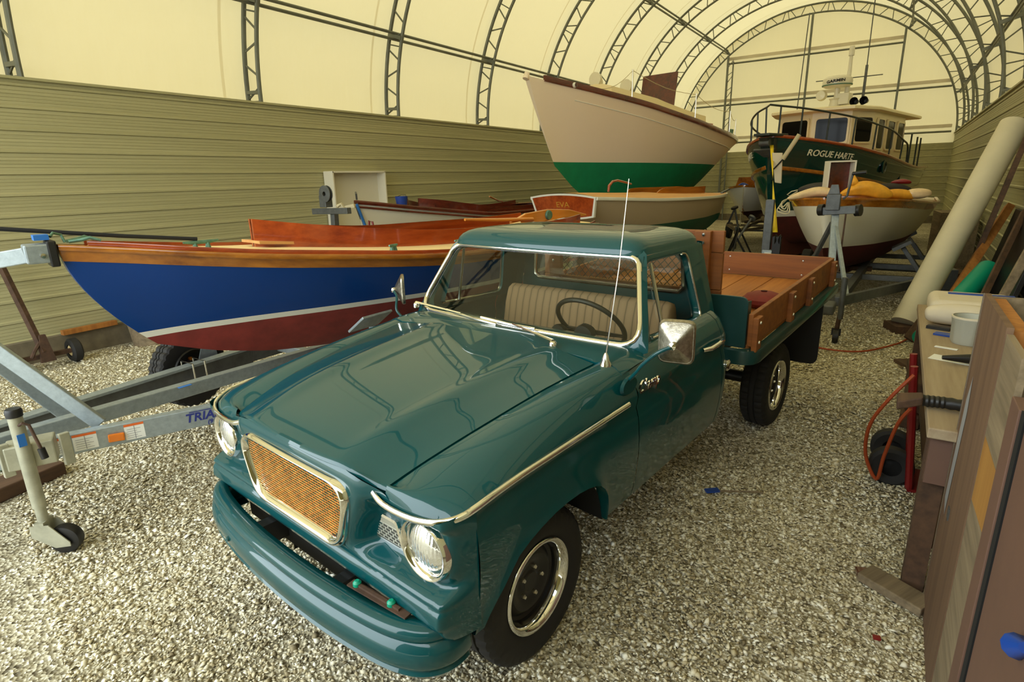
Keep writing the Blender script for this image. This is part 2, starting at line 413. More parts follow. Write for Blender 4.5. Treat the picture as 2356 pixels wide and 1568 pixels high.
# floor
b = MB(); b.add([(-40, -40, 0), (40, -40, 0), (40, 60, 0), (-40, 60, 0)], [(0, 1, 2, 3)]); struct('floor', b, 'gravel', smooth=False)
def gravel_chips():
    rs = np.random.RandomState(5); N = 230000
    x = rs.uniform(-8.4, 1.2, N*2); y = rs.uniform(0.2, 11.0, N*2)
    d = np.hypot(x, y); keep = rs.rand(N*2) < np.clip((3.6/np.maximum(d, 1.0))**1.7, 0, 1)
    az = np.degrees(np.arctan2(x, y)); keep &= (az > -78) & (az < 13)
    x, y = x[keep][:N], y[keep][:N]; n = len(x); d = np.hypot(x, y)
    s = rs.gamma(6, 0.0018, n)*(0.8+0.06*d); s = np.clip(s, 0.004, 0.03)
    ang = rs.uniform(0, 2*np.pi, n); tx = rs.normal(0, 0.35, n); ty = rs.normal(0, 0.35, n)
    base = np.array([[1, 0, -.2], [.2, .75, -.25], [-.9, .35, -.15], [-.5, -.7, -.25], [.15, .05, .42], [-.2, -.1, -.5]])
    V = np.repeat(base[None], n, 0)*(1+rs.uniform(-.35, .35, (n, 6, 3)))
    V[:, :, 2] *= 0.66; V *= s[:, None, None]
    V[:, :, 2] += V[:, :, 0]*tx[:, None]+V[:, :, 1]*ty[:, None]
    c, q = np.cos(ang)[:, None], np.sin(ang)[:, None]
    X = V[:, :, 0]*c-V[:, :, 1]*q+x[:, None]; Y = V[:, :, 0]*q+V[:, :, 1]*c+y[:, None]
    lump = 0.006*np.sin(x*3.1+y*1.7)+0.005*np.sin(x*1.3-y*4.3)
    Z = V[:, :, 2]+(s*0.25+np.maximum(lump, 0)*0.8)[:, None]
    w = np.sin(x*1.9+1.3*np.sin(y*1.1))+np.sin(y*2.3+1.7*np.sin(x*.9)+.6)+.7*np.sin(x*4.1-y*3.3)
    damp = np.clip((w-.55)/1.3, 0, 1)*np.clip((x+3.2)/1.6, 0.12, 1)   # damp, dirty patches
    P = np.stack([X, Y, Z], -1).reshape(-1, 3)
    tri = np.array([[0, 1, 4], [1, 2, 4], [2, 3, 4], [3, 0, 4], [1, 0, 5], [2, 1, 5], [3, 2, 5], [0, 3, 5]])
    T = (tri[None]+np.arange(n)[:, None, None]*6).reshape(-1, 3)
    me = bpy.data.meshes.new('gravel'); me.vertices.add(len(P)); me.vertices.foreach_set('co', P.ravel().astype(np.float32))
    me.loops.add(T.size); me.loops.foreach_set('vertex_index', T.ravel().astype(np.int32))
    me.polygons.add(len(T)); me.polygons.foreach_set('loop_start', np.arange(0, T.size, 3, dtype=np.int32))
    me.update(calc_edges=True); me.validate()
    at = me.attributes.new('chip', 'FLOAT', 'POINT'); at.data.foreach_set('value', np.repeat(np.clip(rs.beta(1.6, 1.3, n)*(1-.38*damp), 0, 1), 6).astype(np.float32))
    me.materials.append(MATS['gravel_chip'])
    o = bpy.data.objects.new('gravel', me); COL.objects.link(o)
    tag(o, 'pale crushed shell gravel spread loose over the hall floor', 'gravel', kind='stuff')
gravel_chips()

# arched trusses
ORD = ['over the front doorway', 'at the near end above the blue boat bow', 'above the left wall, first whole one behind the blue boat', 'above the left wall, second behind the blue boat',
       'third behind the blue boat, left of the sailboat bow', 'rising behind the bow rail of the white sailboat', 'rising behind the cabin vents of the white sailboat',
       'rising behind the open hatch of the white sailboat', 'next to last before the gable end', 'framing the fabric gable end wall']
def hoop_meshes():
    tO = [math.pi*k/80 for k in range(81)]; O = MB(); I = MB(); W = MB()
    po = [(arc(AO, BO, t)[0], 0, arc(AO, BO, t)[1]) for t in tO]; pi = [(arc(AI, BI, t)[0], 0, arc(AI, BI, t)[1]) for t in tO]
    O.tube(po, 0.036, 8); I.tube(pi, 0.033, 8)
    n = 46
    for k in range(n):
        t0 = math.pi*(k+0.25)/n; t1 = math.pi*(k+0.75)/n
        a = arc(AO, BO, t0) if k % 2 == 0 else arc(AI, BI, t0); c = arc(AI, BI, t1) if k % 2 == 0 else arc(AO, BO, t1)
        W.cyl((a[0], 0, a[1]), (c[0], 0, c[1]), 0.016, 6)
        if k % 2 == 1:
            a = arc(AO, BO, math.pi*(k+1.0)/n); c = arc(AI, BI, math.pi*(k+1.0)/n)
            if k % 4 == 3: W.cyl((a[0], 0, a[1]), (c[0], 0, c[1]), 0.014, 6)
    for s in (-1, 1):
        for zz in (0.04, 0.19): W.bar((XC+s*AO, 0, ZS+zz), (XC+s*(AI-0.01), 0, ZS+zz-0.02), 0.06, 0.05)
    return O, I, W
def make_hoop():
    t = thing('arched_truss', 'x', 'truss'); O, I, W = hoop_meshes()
    O.build('outer_chord', 'truss_steel', t); I.build('inner_chord', 'truss_steel', t); W.build('web_bars', 'truss_steel', t)
    return t
hoop0 = make_hoop()
for i, y in enumerate(HOOPY):
    h = hoop0 if i == 0 else copy_tree(hoop0)
    h.location = (0, y, 0)
    tag(h, 'grey steel lattice roof arch '+ORD[i], 'truss', 'lattice roof arches')
# purlins: twin pipes running down the hall
def purlin(label, ang):
    t = thing('roof_purlin', label, 'pipe', group='twin roof pipes')
    for dz, nm in ((0.055, 'upper_pipe'), (-0.055, 'lower_pipe')):
        x, z = arc((AO+AI)/2, (BO+BI)/2, ang); b = MB()
        b.tube([(x, HOOPY[0]+0.1, z+dz), (x, HOOPY[-1], z+dz)], 0.028, 8); b.build(nm, 'truss_steel', t)
    for y in HOOPY[1:]:
        x, z = arc((AO+AI)/2, (BO+BI)/2, ang); b = MB()
        b.box((x, y, z), (0.34, 0.09, 0.07), Matrix.Rotation(ang, 3, 'Y')); b.build('pipe_clamp', 'truss_steel', t)
purlin('twin steel roof pipes along the left slope above the blue boat', math.radians(17.5))
purlin('twin steel roof pipes along the upper left slope by the gable', math.radians(50))
purlin('twin steel roof pipes along the right slope over the tugboat', math.radians(128))
purlin('twin steel roof pipes low on the right slope above the leaning tube', math.radians(163))
# gable steelwork
def post(x, label, lattice=False):
    t = thing('gable_post', label, 'post', (x, 27.2, 0), group='gable posts')
    zt = ZS+BI*math.sqrt(max(0, 1-((x-XC)/AI)**2))
    b = MB(); b.bar((0, 0, 0), (0, 0, zt), 0.075, 0.075); b.build('post_tube', 'truss_steel', t)
    if lattice:
        b = MB(); b.bar((0.22, 0, 0), (0.22, 0, zt-0.25), 0.05, 0.05)
        for k in range(int(zt/0.3)): b.cyl((0, 0, 0.3*k), (0.22, 0, 0.3*k+0.3*(1 if k % 2 else 0.5)), 0.014, 6)
        b.build('lattice', 'truss_steel', t)
post(-6.85, 'lattice steel gable post at the left, behind the sailboat stern', True)
post(-3.77, 'steel gable post rising behind the radar dome of the tugboat')
post(-0.64, 'steel gable post to the right of the tugboat cabin')
for z, x0, x1, lab in ((6.48, -6.85, -0.64, 'topmost steel pipe across the fabric gable'), (4.85, -8.2, 1.0, 'middle steel pipe across the fabric gable behind the radar dome'), (3.3, -8.4, 1.2, 'lowest steel pipe across the gable just above the siding')):
    t = thing('gable_rail', lab, 'pipe', (0, 27.3, z), group='gable rails')
    b = MB(); b.cyl((x0, 0, 0), (x1, 0, 0), 0.035, 8); b.build('pipe', 'truss_steel', t)
    b = MB(); b.box(((x0+x1)/2, 0.10, 0.2), (x1-x0, 0.03, 0.12)); o = b.build('fabric_pocket', 'canvas_white', t); o['label'] = 'pale fabric sleeve'
# ================================================================ the pickup truck (local x across, y back from the front axle, z up)
RAKE = 0.028
class TB(MB):
    def add(s, V, F): return MB.add(s, [(p[0], p[1], p[2]+RAKE*p[1]) for p in V], F)
    def mirror(s):
        n = len(s.v); s.v += [(-x, y, z) for x, y, z in s.v]; s.f += [tuple(i+n for i in f)[::-1] for f in s.f]; return s
def make_truck():
    T = thing('pickup_truck', 'dark teal vintage pickup truck with chrome trim and a wooden stake bed, parked on gravel', 'truck', (-1.8252, 1.8545, 0), math.radians(-7.121))
    P = 'teal_paint'
    # ---- hood
    seam_u = lambda v: interp([-.57, -.2, .3, .53], [.548, .618, .665, .69], v)
    seam_z = lambda v: interp([-.57, -.4, -.2, .2, .53], [1.012, 1.06, 1.102, 1.15, 1.172], v)
    ctr_z = lambda v: interp([-.62, -.5, -.2, .2, .575], [1.055, 1.092, 1.14, 1.172, 1.192], v)
    hood_front = lambda q: -.622+.056*abs(q)**3.0
    hood_rear = lambda q: .575-.062*abs(q)**2.5
    def hood_pt(q, t):
        v = hood_front(q)+(hood_rear(q)-hood_front(q))*t; a = abs(q)
        zc, zs = ctr_z(v), seam_z(v)
        g = .10*a*a+.90*sstep(.56, 1.03, a)
        z = zc-(zc-zs)*g+.012*math.exp(-((a-.60)/.09)**2)*sstep(0, .25, t)
        return Vector((q*seam_u(v), v, z))
    b = TB(); rows = []; Q = [-1+2*k/56 for k in range(57)]
    lip = [hood_pt(q, 0)+Vector((0, .012, -.035)) for q in Q]
    lip2 = [hood_pt(q, 0)+Vector((0, -.006, -.014)) for q in Q]
    rows += [lip, lip2]
    for t in (0, .012, .03, .06, .1, .15, .2, .27, .35, .43, .51, .6, .7, .8, .9, .97, 1): rows.append([hood_pt(q, t) for q in Q])
    rows.append([hood_pt(q, 1)+Vector((0, .003, -.02)) for q in Q])
    rows = [[r[0]+Vector((.002, 0, -.02))]+r+[r[-1]+Vector((-.002, 0, -.02))] for r in rows]
    b.grid(rows); b.build('hood', P, T, angle=50)
    # ---- fenders
    arch = [(-.452, .53), (-.435, .568), (-.40, .618), (-.369, .652), (-.33, .70), (-.294, .738), (-.23, .766), (-.163, .784), (-.08, .799), (.005, .803), (.08, .80), (.144, .79), (.20, .775), (.244, .753), (.28, .72), (.31, .674), (.333, .605), (.348, .525)]
    strip_z = 1.027
    def side_pts(v, zb, n=13, ztop=strip_z, u0=.882, lipw=0.0):
        out = []
        for k in range(1, n):
            f = k/(n-1); z = ztop+(zb-ztop)*f**0.9
            u = interp([.45, .55, .68, .80, .92, .985, 1.0, strip_z], [.838, .868, .888, .895, .888, .872, .873, .882], z)+(u0-.882)
            if lipw: u += lipw*math.exp(-(z-zb)/.035)
            out.append((u, v, z))
        return out
    def fender():
        b = TB(); st = []
        st += [((.556, -.560), (.560, -.590, .968)), ((.557, -.556), (.66, -.592, .970)), ((.560, -.548), (.755, -.582, .976)), ((.564, -.53), (.825, -.555, .986)), ((.570, -.50), (.862, -.515, .998)), ((.576, -.472), (.876, -.474, 1.010))]
        top = []
        for (iu, iv), (ou, ov, oz) in st: top.append((iu, iv, seam_z(iv)-.003, ou, ov, oz))
        vs = [a for a, _ in arch]+[.36, .40, .46, .52, .585]
        for v in vs: top.append((seam_u(v)+.007, v, seam_z(v)-.003, .879+.003*sstep(-.45, -.3, v), v, 1.012+(strip_z-1.012)*sstep(-.46, -.3, v)))
        rows = []
        for iu, iv, iz, ou, ov, oz in top:
            r = [(iu+.001, iv, iz-.03)]
            for k in range(15):
                q = k/14; bulge = .022*math.sin(math.pi*min(1, q*1.05))
                u = iu+(ou-iu)*(1-(1-q)**1.25); z = iz+(oz-iz)*q**2.5+bulge*(1-q*.3); v = iv+(ov-iv)*q
                r.append((u, v, z))
            rows.append(r)
        b.grid(rows)
        # side panel below the belt trim
        cols = []
        zb = {v: z for v, z in arch}
        first = True
        for v in [-.474, -.46]+[a for a, _ in arch]+[.36, .40, .46, .52, .585]:
            z0 = zb.get(v, .50 if v < 0 else .522); edge = -.453 < v < .35
            oz = 1.012+(strip_z-1.012)*sstep(-.46, -.3, v); ou = .879+.003*sstep(-.45, -.3, v)
            p = [(ou, v, oz)]+side_pts(v, z0, 14, oz, ou, .016 if edge else 0)
            p.append((p[-1][0]-.012, v+(.0), z0-.004)); p.append((p[-1][0]-.05, v, z0+.012))
            cols.append(p)
        b.grid(cols); return b
    for s, nm in ((1, 'driver'), (-1, 'passenger')):
        b = fender()
        if s < 0: b.v = [(-x, y, z) for x, y, z in b.v]
        b.build('fender', P, T, angle=42)
        # dark inner wheel well
        w = TB(); pts = [(v, z-.01) for v, z in arch]
        w.grid([[(s*.85, v, z) for v, z in pts], [(s*.45, v, z+.02) for v, z in pts]]); w.grid([[(s*.45, v, .25) for v, z in pts], [(s*.45, v, z+.02) for v, z in pts]])
        w.build('wheel_well', 'dark_void', T)
    # ---- front fascia as a height field
    G = [(1.06, -.596), (1.045, -.606), (1.03, -.617), (.995, -.626), (.71, -.622), (.69, -.612), (.675, -.612), (.66, -.624), (.62, -.628), (.60, -.612), (.575, -.602), (.55, -.58)]
    Lp = [(1.06, -.585), (.97, -.588), (.955, -.578), (.93, -.552), (.90, -.538), (.76, -.532), (.742, -.540), (.722, -.572), (.706, -.606), (.692, -.618), (.68, -.612), (.665, -.624), (.62, -.628), (.60, -.612), (.575, -.602), (.55, -.58)]
    fG = lambda z: interp([a for a, _ in G][::-1], [c for _, c in G][::-1], z); fL = lambda z: interp([a for a, _ in Lp][::-1], [c for _, c in Lp][::-1], z)
    def fv(u, z):
        a = abs(u); ue = .35+.085*sstep(.70, 1.0, z)
        w = 1-sstep(ue-.01, ue+.10, a)
        v = fL(z)*(1-w)+fG(z)*w
        r = math.hypot(a-.730, z-.848); w = 1-sstep(.122, .160, r)
        v = v*(1-w)+min(v, -.560)*w
        t = min(1, max(0, (a-.832)/.050))**2.0
        return v*(1-t)-.470*t
    def ftop(u):
        a = abs(u)
        return 1.046-.010*sstep(.30, .42, a)-.034*sstep(.42, .55, a)-.034*sstep(.545, .62, a)+.040*sstep(.76, .88, a)
    b = TB(); U = sorted(set([-.83+.83*k/50 for k in range(101)]+[e*(.832+.05*k/14) for k in range(15) for e in (1, -1)])); rows = []
    for j in range(61):
        rows.append([(u, fv(u, .55+(ftop(u)-.55)*j/60), .55+(ftop(u)-.55)*j/60) for u in U])
    b.grid(rows); b.build('front_panel', P, T, angle=60)
    b = TB(); b.box((0, -.45, .50), (1.3, .2, .14)); b.box((0, -.3, .8), (1.25, .05, .5)); b.build('radiator_support', 'dark_void', T)
    for s in (1, -1): b = TB(); b.box((s*.548, -.552, .972), (.10, .03, .066)); b.build('hood_landing', P, T, smooth=False)
    # chrome belt strip wrapping the corner and running down each side
    for s in (1, -1):
        path = [(s*.50, -.592, .985), (s*.56, -.602, .970), (s*.66, -.604, .969), (s*.755, -.594, .975), (s*.825, -.568, .986), (s*.866, -.525, .998), (s*.884, -.47, 1.012), (s*.889, -.38, 1.023)]+[(s*.890, v, 1.029) for v in (-.25, -.1, .05, .2, .35, .49)]
        b = TB(); b.tube(smooth_path(path), .0125, 10, flat=(.8, 1.0)); b.build('belt_trim', 'chrome', T)
    # ---- grille
    def gp(u, z, d=0): return (u, -.632-d, z)
    outer = rounded([(-.425, .998), (.425, .998), (.330, .694), (-.330, .694)], [.125, .125, .085, .085], 10)
    inner = rounded([(-.392, .978), (.392, .978), (.300, .735), (-.300, .735)], [.120, .120, .065, .065], 10)
    n = 120; O = resample(outer, n); I = resample(inner, n)
    b = TB(); rings = [[gp(p.x, p.y, -.02) for p in O]]
    for k in range(9):
        t = k/8; rings.append([gp(o.lerp(i, t).x, o.lerp(i, t).y, -.004+.026*math.sin(math.pi*min(1, .08+t*.92))) for o, i in zip(O, I)])
    rings.append([gp(p.x, p.y, -.027) for p in I])
    b.loft(rings, True, False); gs = b.build('grille_surround', 'chrome', T, angle=60)
    gi = TB(); gi.add([gp(p.x, p.y, -.026) for p in I], [tuple(range(n))]); gi.build('grille_backing', 'dark_void', gs, smooth=False)
    hb = TB(); vb = TB(); N = 21
    def span(z):
        xs = []
        for p, q in zip(I, I[1:]+I[:1]):
            if (p.y-z)*(q.y-z) <= 0 and abs(p.y-q.y) > 1e-9: xs.append(p.x+(q.x-p.x)*(z-p.y)/(q.y-p.y))
        return max(xs)-.004 if xs else 0
    zr = [.738+(.975-.738)*r/N for r in range(N+1)]
    for r, z in enumerate(zr):
        hw = span(z)
        if hw > .02: hb.box((0, -.629, z), (2*hw, .0022, .0042))
        if r < N:
            stp = .036; hw = min(span(z), span(zr[r+1])); x = -math.floor(hw/stp)*stp+(stp/2 if r % 2 else 0)
            while x < hw:
                vb.box((x, -.628, (z+zr[r+1])/2), (.0055, .0022, zr[r+1]-z)); x += stp
    hb.build('grille_bars', 'grille_gold', gs, smooth=False); vb.build('grille_ties', 'grille_orange', gs, smooth=False)
    # ---- headlights, parking lamps
    for s in (1, -1):
        o = (s*.730, -.548, .848)
        b = TB(); b.lathe([(.114, .012), (.115, -.022), (.108, -.036), (.098, -.034), (.090, -.016), (.086, .004)], o, 'y', 40); h = b.build('headlight', 'chrome', T, angle=60)
        b = TB(); b.lathe([(.0876, -.006), (.075, -.022), (.05, -.033), (.02, -.038), (.0005, -.039)], o, 'y', 36); b.build('lens', 'lamp_glass', h)
        L = rounded([(s*.425, .868), (s*.556, .868), (s*.592, .758), (s*.425, .758)], .012, 3); L2 = rounded([(s*.435, .858), (s*.548, .858), (s*.577, .768), (s*.435, .768)], .006, 3)
        n = 40; A = resample(L, n); B2 = resample(L2, n); b = TB()
        y0 = -.533
        b.loft([[(p.x, y0+.01, p.y) for p in A], [(p.x, y0-.014, p.y) for p in A], [(p.x, y0-.016, p.y) for p in B2], [(p.x, y0-.004, p.y) for p in B2]], True, False)
        pk = b.build('parking_lamp', 'chrome', T, angle=40)
        b = TB(); b.add([(p.x, y0-.004, p.y) for p in B2], [tuple(range(n))]); b.build('lamp_back', 'black_steel', pk, smooth=False)
        b = TB(); b.box((s*.494, y0-.008, .846), (.118, .012, .025))
        for r in range(6):
            z = .772+.012*r; w = .138-.002*r*1.6; cx = s*(.436+w/2); b.box((cx, y0-.010, z), (w, .010, .0035))
            for k in range(5): b.box((s*(.443+.028*k+(.014 if r % 2 else 0)), y0-.008, z+.006), (.005, .008, .012))
        b.build('lamp_grille', 'silver_grille', pk, smooth=False)
    # ---- bumper
    B = [(-.762, -.50), (-.765, -.545), (-.750, -.582), (-.712, -.612), (-.63, -.64), (-.49, -.662), (-.3, -.680), (-.1, -.688)]
    B = B+[(-u, v) for u, v in B[::-1]]
    prof = [(.0, .602), (.035, .606), (.062, .598), (.074, .578), (.070, .558), (.064, .550), (.080, .536), (.088, .505), (.088, .47), (.078, .448), (.072, .443), (.080, .43), (.070, .412), (.035, .408)]
    b = TB(); rings = []
    fine = []
    for i in range(len(B)-1):
        for k in range(4): fine.append((B[i], B[i+1], k/4, i))
    def bp(i, t):
        p0 = B[max(0, i-1)]; p1 = B[i]; p2 = B[min(len(B)-1, i+1)]; p3 = B[min(len(B)-1, i+2)]
        f = lambda a, b_, c, d: .5*((2*b_)+(-a+c)*t+(2*a-5*b_+4*c-d)*t*t+(-a+3*b_-3*c+d)*t**3)
        return Vector((f(p0[0], p1[0], p2[0], p3[0]), f(p0[1], p1[1], p2[1], p3[1])))
    cs = [bp(i, t) for _, _, t, i in fine]+[Vector(B[-1])]
    for i, c in enumerate(cs):
        d = (cs[min(i+1, len(cs)-1)]-cs[max(i-1, 0)]).normalized(); nrm = Vector((d.y, -d.x))
        rings.append([(c.x+nrm.x*e, c.y+nrm.y*e, z) for e, z in prof])
    b.loft(rings, False, False); bu = b.build('front_bumper', P, T, angle=60, solid=.006)
    for u in (-.42, .30):
        k = TB(); yv = -.672-.09; k.lathe([(.013, .004), (.011, -.004), (.001, -.008)], (u, yv, .50), 'y', 10); k.build('bumper_bolt', P, bu)
    b = TB(); b.bar((.40, -.66, .612), (.70, -.635, .612), .035, .006); b.bar((.44, -.655, .618), (.66, -.64, .618), .012, .012); lb = b.build('licence_bracket', 'rust_steel', bu)
    for u in (.435, .615):
        k = TB(); k.lathe([(.016, 0), (.016, .012), (.008, .02), (.001, .02)], (u, -.655+.08*(u-.43), .615), 'z', 10); k.build('bracket_bolt', 'teal_tube', lb)
    for u in (-.30, .30): b = TB(); b.bar((u, -.2, .50), (u, -.68, .52), .06, .10); b.build('bumper_iron', 'black_steel', bu)
    # ---- cowl panel between hood and windshield
    b = TB(); rows = []
    for j in range(7):
        t = j/6; r = []
        for k in range(61):
            a = -1+2*k/60; u = a*.83; au = abs(u)
            vf = .580-.055*min(1, au/.69)**2.4; vr = .738+.018*a*a
            zf = 1.190-.016*min(1, au/.69)**2
            if au > .69:
                q = 1-(1-min(1, (au-.69)/.192))**.8
                zf = 1.174-.145*q**2.5+.022*math.sin(math.pi*min(1, q*1.05))*(1-q*.3)
            zr_ = 1.196 if au < .74 else 1.196-.5*(au-.74)
            r.append((u, vf+(vr-vf)*t, zf*(1-t)+zr_*t+.006*math.sin(math.pi*t)))
        rows.append(r)
    b.grid([[Vector(p)+Vector((0, .002, -.03)) for p in rows[0]]]+rows); b.build('cowl', P, T, angle=60)
    # ---- windshield with chrome trim; pillars
    def W(u, s): return Vector((u, .728+.225*(s/.45)+.03*(u/.8)**2, 1.196+.392*(s/.45)))
    wl = resample(rounded([(-.655, .45), (.655, .45), (.795, .0), (-.795, .0)], [.06, .06, .13, .13], 8), 120)
    ol = resample(rounded([(-.675, .485), (.675, .485), (.835, -.035), (-.835, -.035)], [.03, .03, .03, .03], 8), 120)
    b = TB(); b.tube([W(p.x, p.y) for p in wl], .015, 10, wrap=True); b.build('windshield_trim', 'chrome', T)
    gl = [p*.985 for p in wl]; gc = Vector((0, .225))
    b = TB(); rings = [[W((p-gc).x*f+gc.x, (p-gc).y*f+gc.y)+Vector((0, .004, -.004)) for p in wl] for f in (.985, .6, .25)]
    rings.append([W(0, .225)+Vector((0, .004, -.004))]*120); b.loft(rings, True, False); b.build('windshield', 'clear_glass', T)
    b = TB(); b.loft([[W(p.x, p.y)-Vector((0, .002, 0)) for p in wl], [W(p.x, p.y)+Vector((0, -.006, .004)) for p in [a.lerp(c, .5) for a, c in zip(wl, ol)]], [W(p.x, p.y)+Vector((0, .02, 0)) for p in ol]], True, False)
    b.loft([[W(p.x, p.y) for p in wl], [W(p.x*.97, p.y*.98+.005)+Vector((0, .05, 0)) for p in wl]], True, False)
    b.build('windshield_frame', P, T, angle=45)
    # ---- cab sides, doors
    up = lambda z: .768-(z-1.19)*.235
    zb0 = .522
    for s in (1, -1):
        # side glass frame
        S = lambda v, z: Vector((s*up(z), v, z))
        ho = resample(rounded([(.99, 1.56), (1.462, 1.548), (1.515, 1.168), (.905, 1.20)], [.05, .05, .06, .03], 6), 80)
        oo = resample([Vector(p) for p in ((.985, 1.592), (1.68, 1.578), (1.705, 1.13), (.775, 1.165))], 80)
        # align starts
        b = TB()
        def nearest(loop, p):
            i = min(range(len(loop)), key=lambda k: (loop[k]-p).length); return loop[i:]+loop[:i]
        ho2 = nearest(ho, Vector((.985, 1.59))); oo2 = nearest(oo, Vector((.985, 1.592)))
        hin = [(p-Vector((1.2, 1.37)))*.965+Vector((1.2, 1.37)) for p in ho2]
        b.loft([[S(p.x, p.y) for p in oo2], [S(p.x, p.y)+Vector((s*.006, 0, 0)) for p in [a.lerp(c, .6) for a, c in zip(oo2, ho2)]], [S(p.x, p.y) for p in ho2], [S(p.x, p.y)-Vector((s*.03, 0, 0)) for p in hin]], True, False)
        b.build('window_frame', P, T, angle=45)
        b = TB(); b.tube([S(p.x, p.y)+Vector((s*.002, 0, 0)) for p in ho2[18:64]], .007, 8); b.build('window_trim', 'stainless', T)
        b = TB(); b.add([S(p.x, p.y)-Vector((s*.022, 0, 0)) for p in hin], [tuple(range(80))]); b.build('side_glass', 'clear_glass', T, smooth=False)
        b = TB(); b.tube([S(1.06, 1.548)-Vector((s*.012, 0, 0)), S(1.075, 1.195)-Vector((s*.012, 0, 0))], .010, 8); b.build('vent_post', 'stainless', T)
        # door skin and cab corner
        def skin(vlist, sill):
            cols = []
            for v in vlist:
                tk = max(0, (v-1.62)/.10); du = -.10*tk*tk
                f = sstep(.588, .80, v) if sill else 1
                p = [(.768+du, v, 1.165+.025*f), (.795+du, v, 1.153+.030*f), (.835+du, v, 1.120+.032*f), (.862+du, v, 1.080+.020*f), (.878+du, v, 1.050+.008*f), (.882+du, v, strip_z)]
                p += [(q[0]+du*(1 if q[2] > .7 else 1.4), q[1], q[2]) for q in side_pts(v, zb0+.10*tk*tk, 14, strip_z, .882)]
                p.append((p[-1][0]-.05, v, p[-1][2]-.012))
                cols.append([(s*x, y, z) for x, y, z in p])
            return cols
        b = TB(); b.grid(skin([.590, .63, .70, .8, .9, 1.0, 1.1, 1.2, 1.3, 1.4, 1.5, 1.575], True)); d = b.build('door', P, T, angle=42)
        hb = TB(); hb.tube([(s*.885, 1.30, 1.056), (s*.915, 1.33, 1.062), (s*.918, 1.42, 1.064), (s*.912, 1.50, 1.062), (s*.885, 1.525, 1.058)], [.010, .013, .013, .014, .012], 10); hb.build('door_handle', 'chrome', d)
        b = TB(); b.grid(skin([1.581, 1.60, 1.62, 1.64, 1.66, 1.68, 1.70, 1.715], False)); b.build('cab_corner', P, T, angle=42)
        # upper rear quarter
        b = TB(); b.grid([[(s*up(z)*f, v, z) for z in (1.12, 1.25, 1.4, 1.58)] for f, v in ((1, 1.68), (.985, 1.705), (.95, 1.72))]); b.build('rear_pillar', P, T)
    # fuel cap on the driver side
    b = TB(); b.lathe([(.028, .0), (.034, .012), (.034, .028), (.024, .036), (.001, .037)], (.872, 1.655, .87), 'x', 20); b.build('fuel_cap', 'chrome', T)
    # ---- roof
    def roof_ring(k):
        # k: 0 drip edge .. 1 centre
        ins = [0, .004, .012, .03, .06, .10, .16, .24, .34, .46][k]; h = [0, .018, .036, .056, .074, .086, .094, .100, .104, .106][k]
        lp = resample(rounded([(-.672+ins*.95, .955+ins*.86), (.672-ins*.95, .955+ins*.86), (.668-ins*.95, 1.70-ins*.60), (-.668+ins*.95, 1.70-ins*.60)], [max(.02, .10-ins*.1), max(.02, .10-ins*.1), .08, .08], 6), 120)
        return [(p.x, p.y-.018*(1-(p.x/.67)**2)*(1 if p.y < 1.2 else 0)*(1-ins), 1.598-.022*(p.y-.98)/.7+h) for p in lp]
    b = TB(); R = [roof_ring(k) for k in range(10)]
    under = [(x*.97, 1.33+(y-1.33)*.96, z-.006) for x, y, z in R[0]]; lip = [(x*1.004, 1.33+(y-1.33)*1.006, z-.004) for x, y, z in R[0]]
    b.loft([under, lip]+R, True, False); top = R[-1]
    b.add(top, [tuple(range(120))]); b.build('roof', P, T, angle=50)
    b = TB(); b.add([(x*.97, 1.33+(y-1.33)*.95, z-.01) for x, y, z in R[0]], [tuple(range(120))]); b.build('headliner', 'canvas_white', T, smooth=False)
    # ---- cab back wall with rear window
    ho = resample(rounded([(-.56, 1.52), (.56, 1.52), (.58, 1.265), (-.58, 1.265)], .05, 5), 60); oo = resample([Vector(p) for p in ((-.665, 1.585), (.665, 1.585), (.80, .55), (-.80, .55))], 60)
    b = TB(); f = lambda p, d=0: (p.x, 1.718+d, p.y)
    ho = ho[:]; oo = min((oo[i:]+oo[:i] for i in range(60)), key=lambda L: sum((a-c).length for a, c in zip(L, ho)))
    b.loft([[f(p) for p in oo], [f(p) for p in ho], [f(p, -.03) for p in ho]], True, False); b.build('cab_back', P, T, angle=40)
    b = TB(); b.tube([f(p, -.03) for p in ho], .012, 6, wrap=True); b.build('rear_window_seal', 'stainless', T)
    b = TB(); b.add([f(p, -.015) for p in ho], [tuple(range(60))]); b.build('rear_window', 'clear_glass', T, smooth=False)
    # ---- interior
    b = TB(); b.box((0, 1.15, .60), (1.5, 1.1, .04)); b.box((0, .64, .85), (1.45, .05, .55)); b.build('cab_floor', 'dark_void', T)
    b = TB(); rows = []
    for k in range(21):
        u = -.66+1.32*k/20
        rows.append([(u, .745, 1.06), (u, .755, 1.165), (u, .80, 1.186), (u, .88, 1.178), (u, .935, 1.15), (u, .95, 1.10), (u, .93, .98), (u, .90, .93)])
    b.grid(rows); b.build('dashboard', P, T, angle=60)
    b = TB(); b.lathe([(.062, .01), (.066, -.01), (.06, -.03), (.001, -.03)], (.37, .93, 1.15), 'y', 20); b.lathe([(.05, .01), (.054, -.01), (.05, -.025), (.001, -.025)], (.20, .93, 1.14), 'y', 20); b.build('gauges', 'black_steel', T)
    se = None
    b = TB(); prof2 = [(1.36, .86), (1.37, 1.0), (1.40, 1.15), (1.43, 1.235), (1.47, 1.255), (1.51, 1.24), (1.53, 1.15), (1.53, .86)]
    rings = []
    for u in (-.62, -.61, -.585, -.3, 0, .3, .585, .61, .62):
        sc = .93 if abs(u) > .615 else (.985 if abs(u) > .6 else 1); rings.append([(u, 1.46+(y-1.46)*sc, .86+(z-.86)*sc) for y, z in prof2])
    b.loft(rings, True, True); b.build('seat_back', 'seat_cloth', T, angle=60)
    b = TB(); rings = []
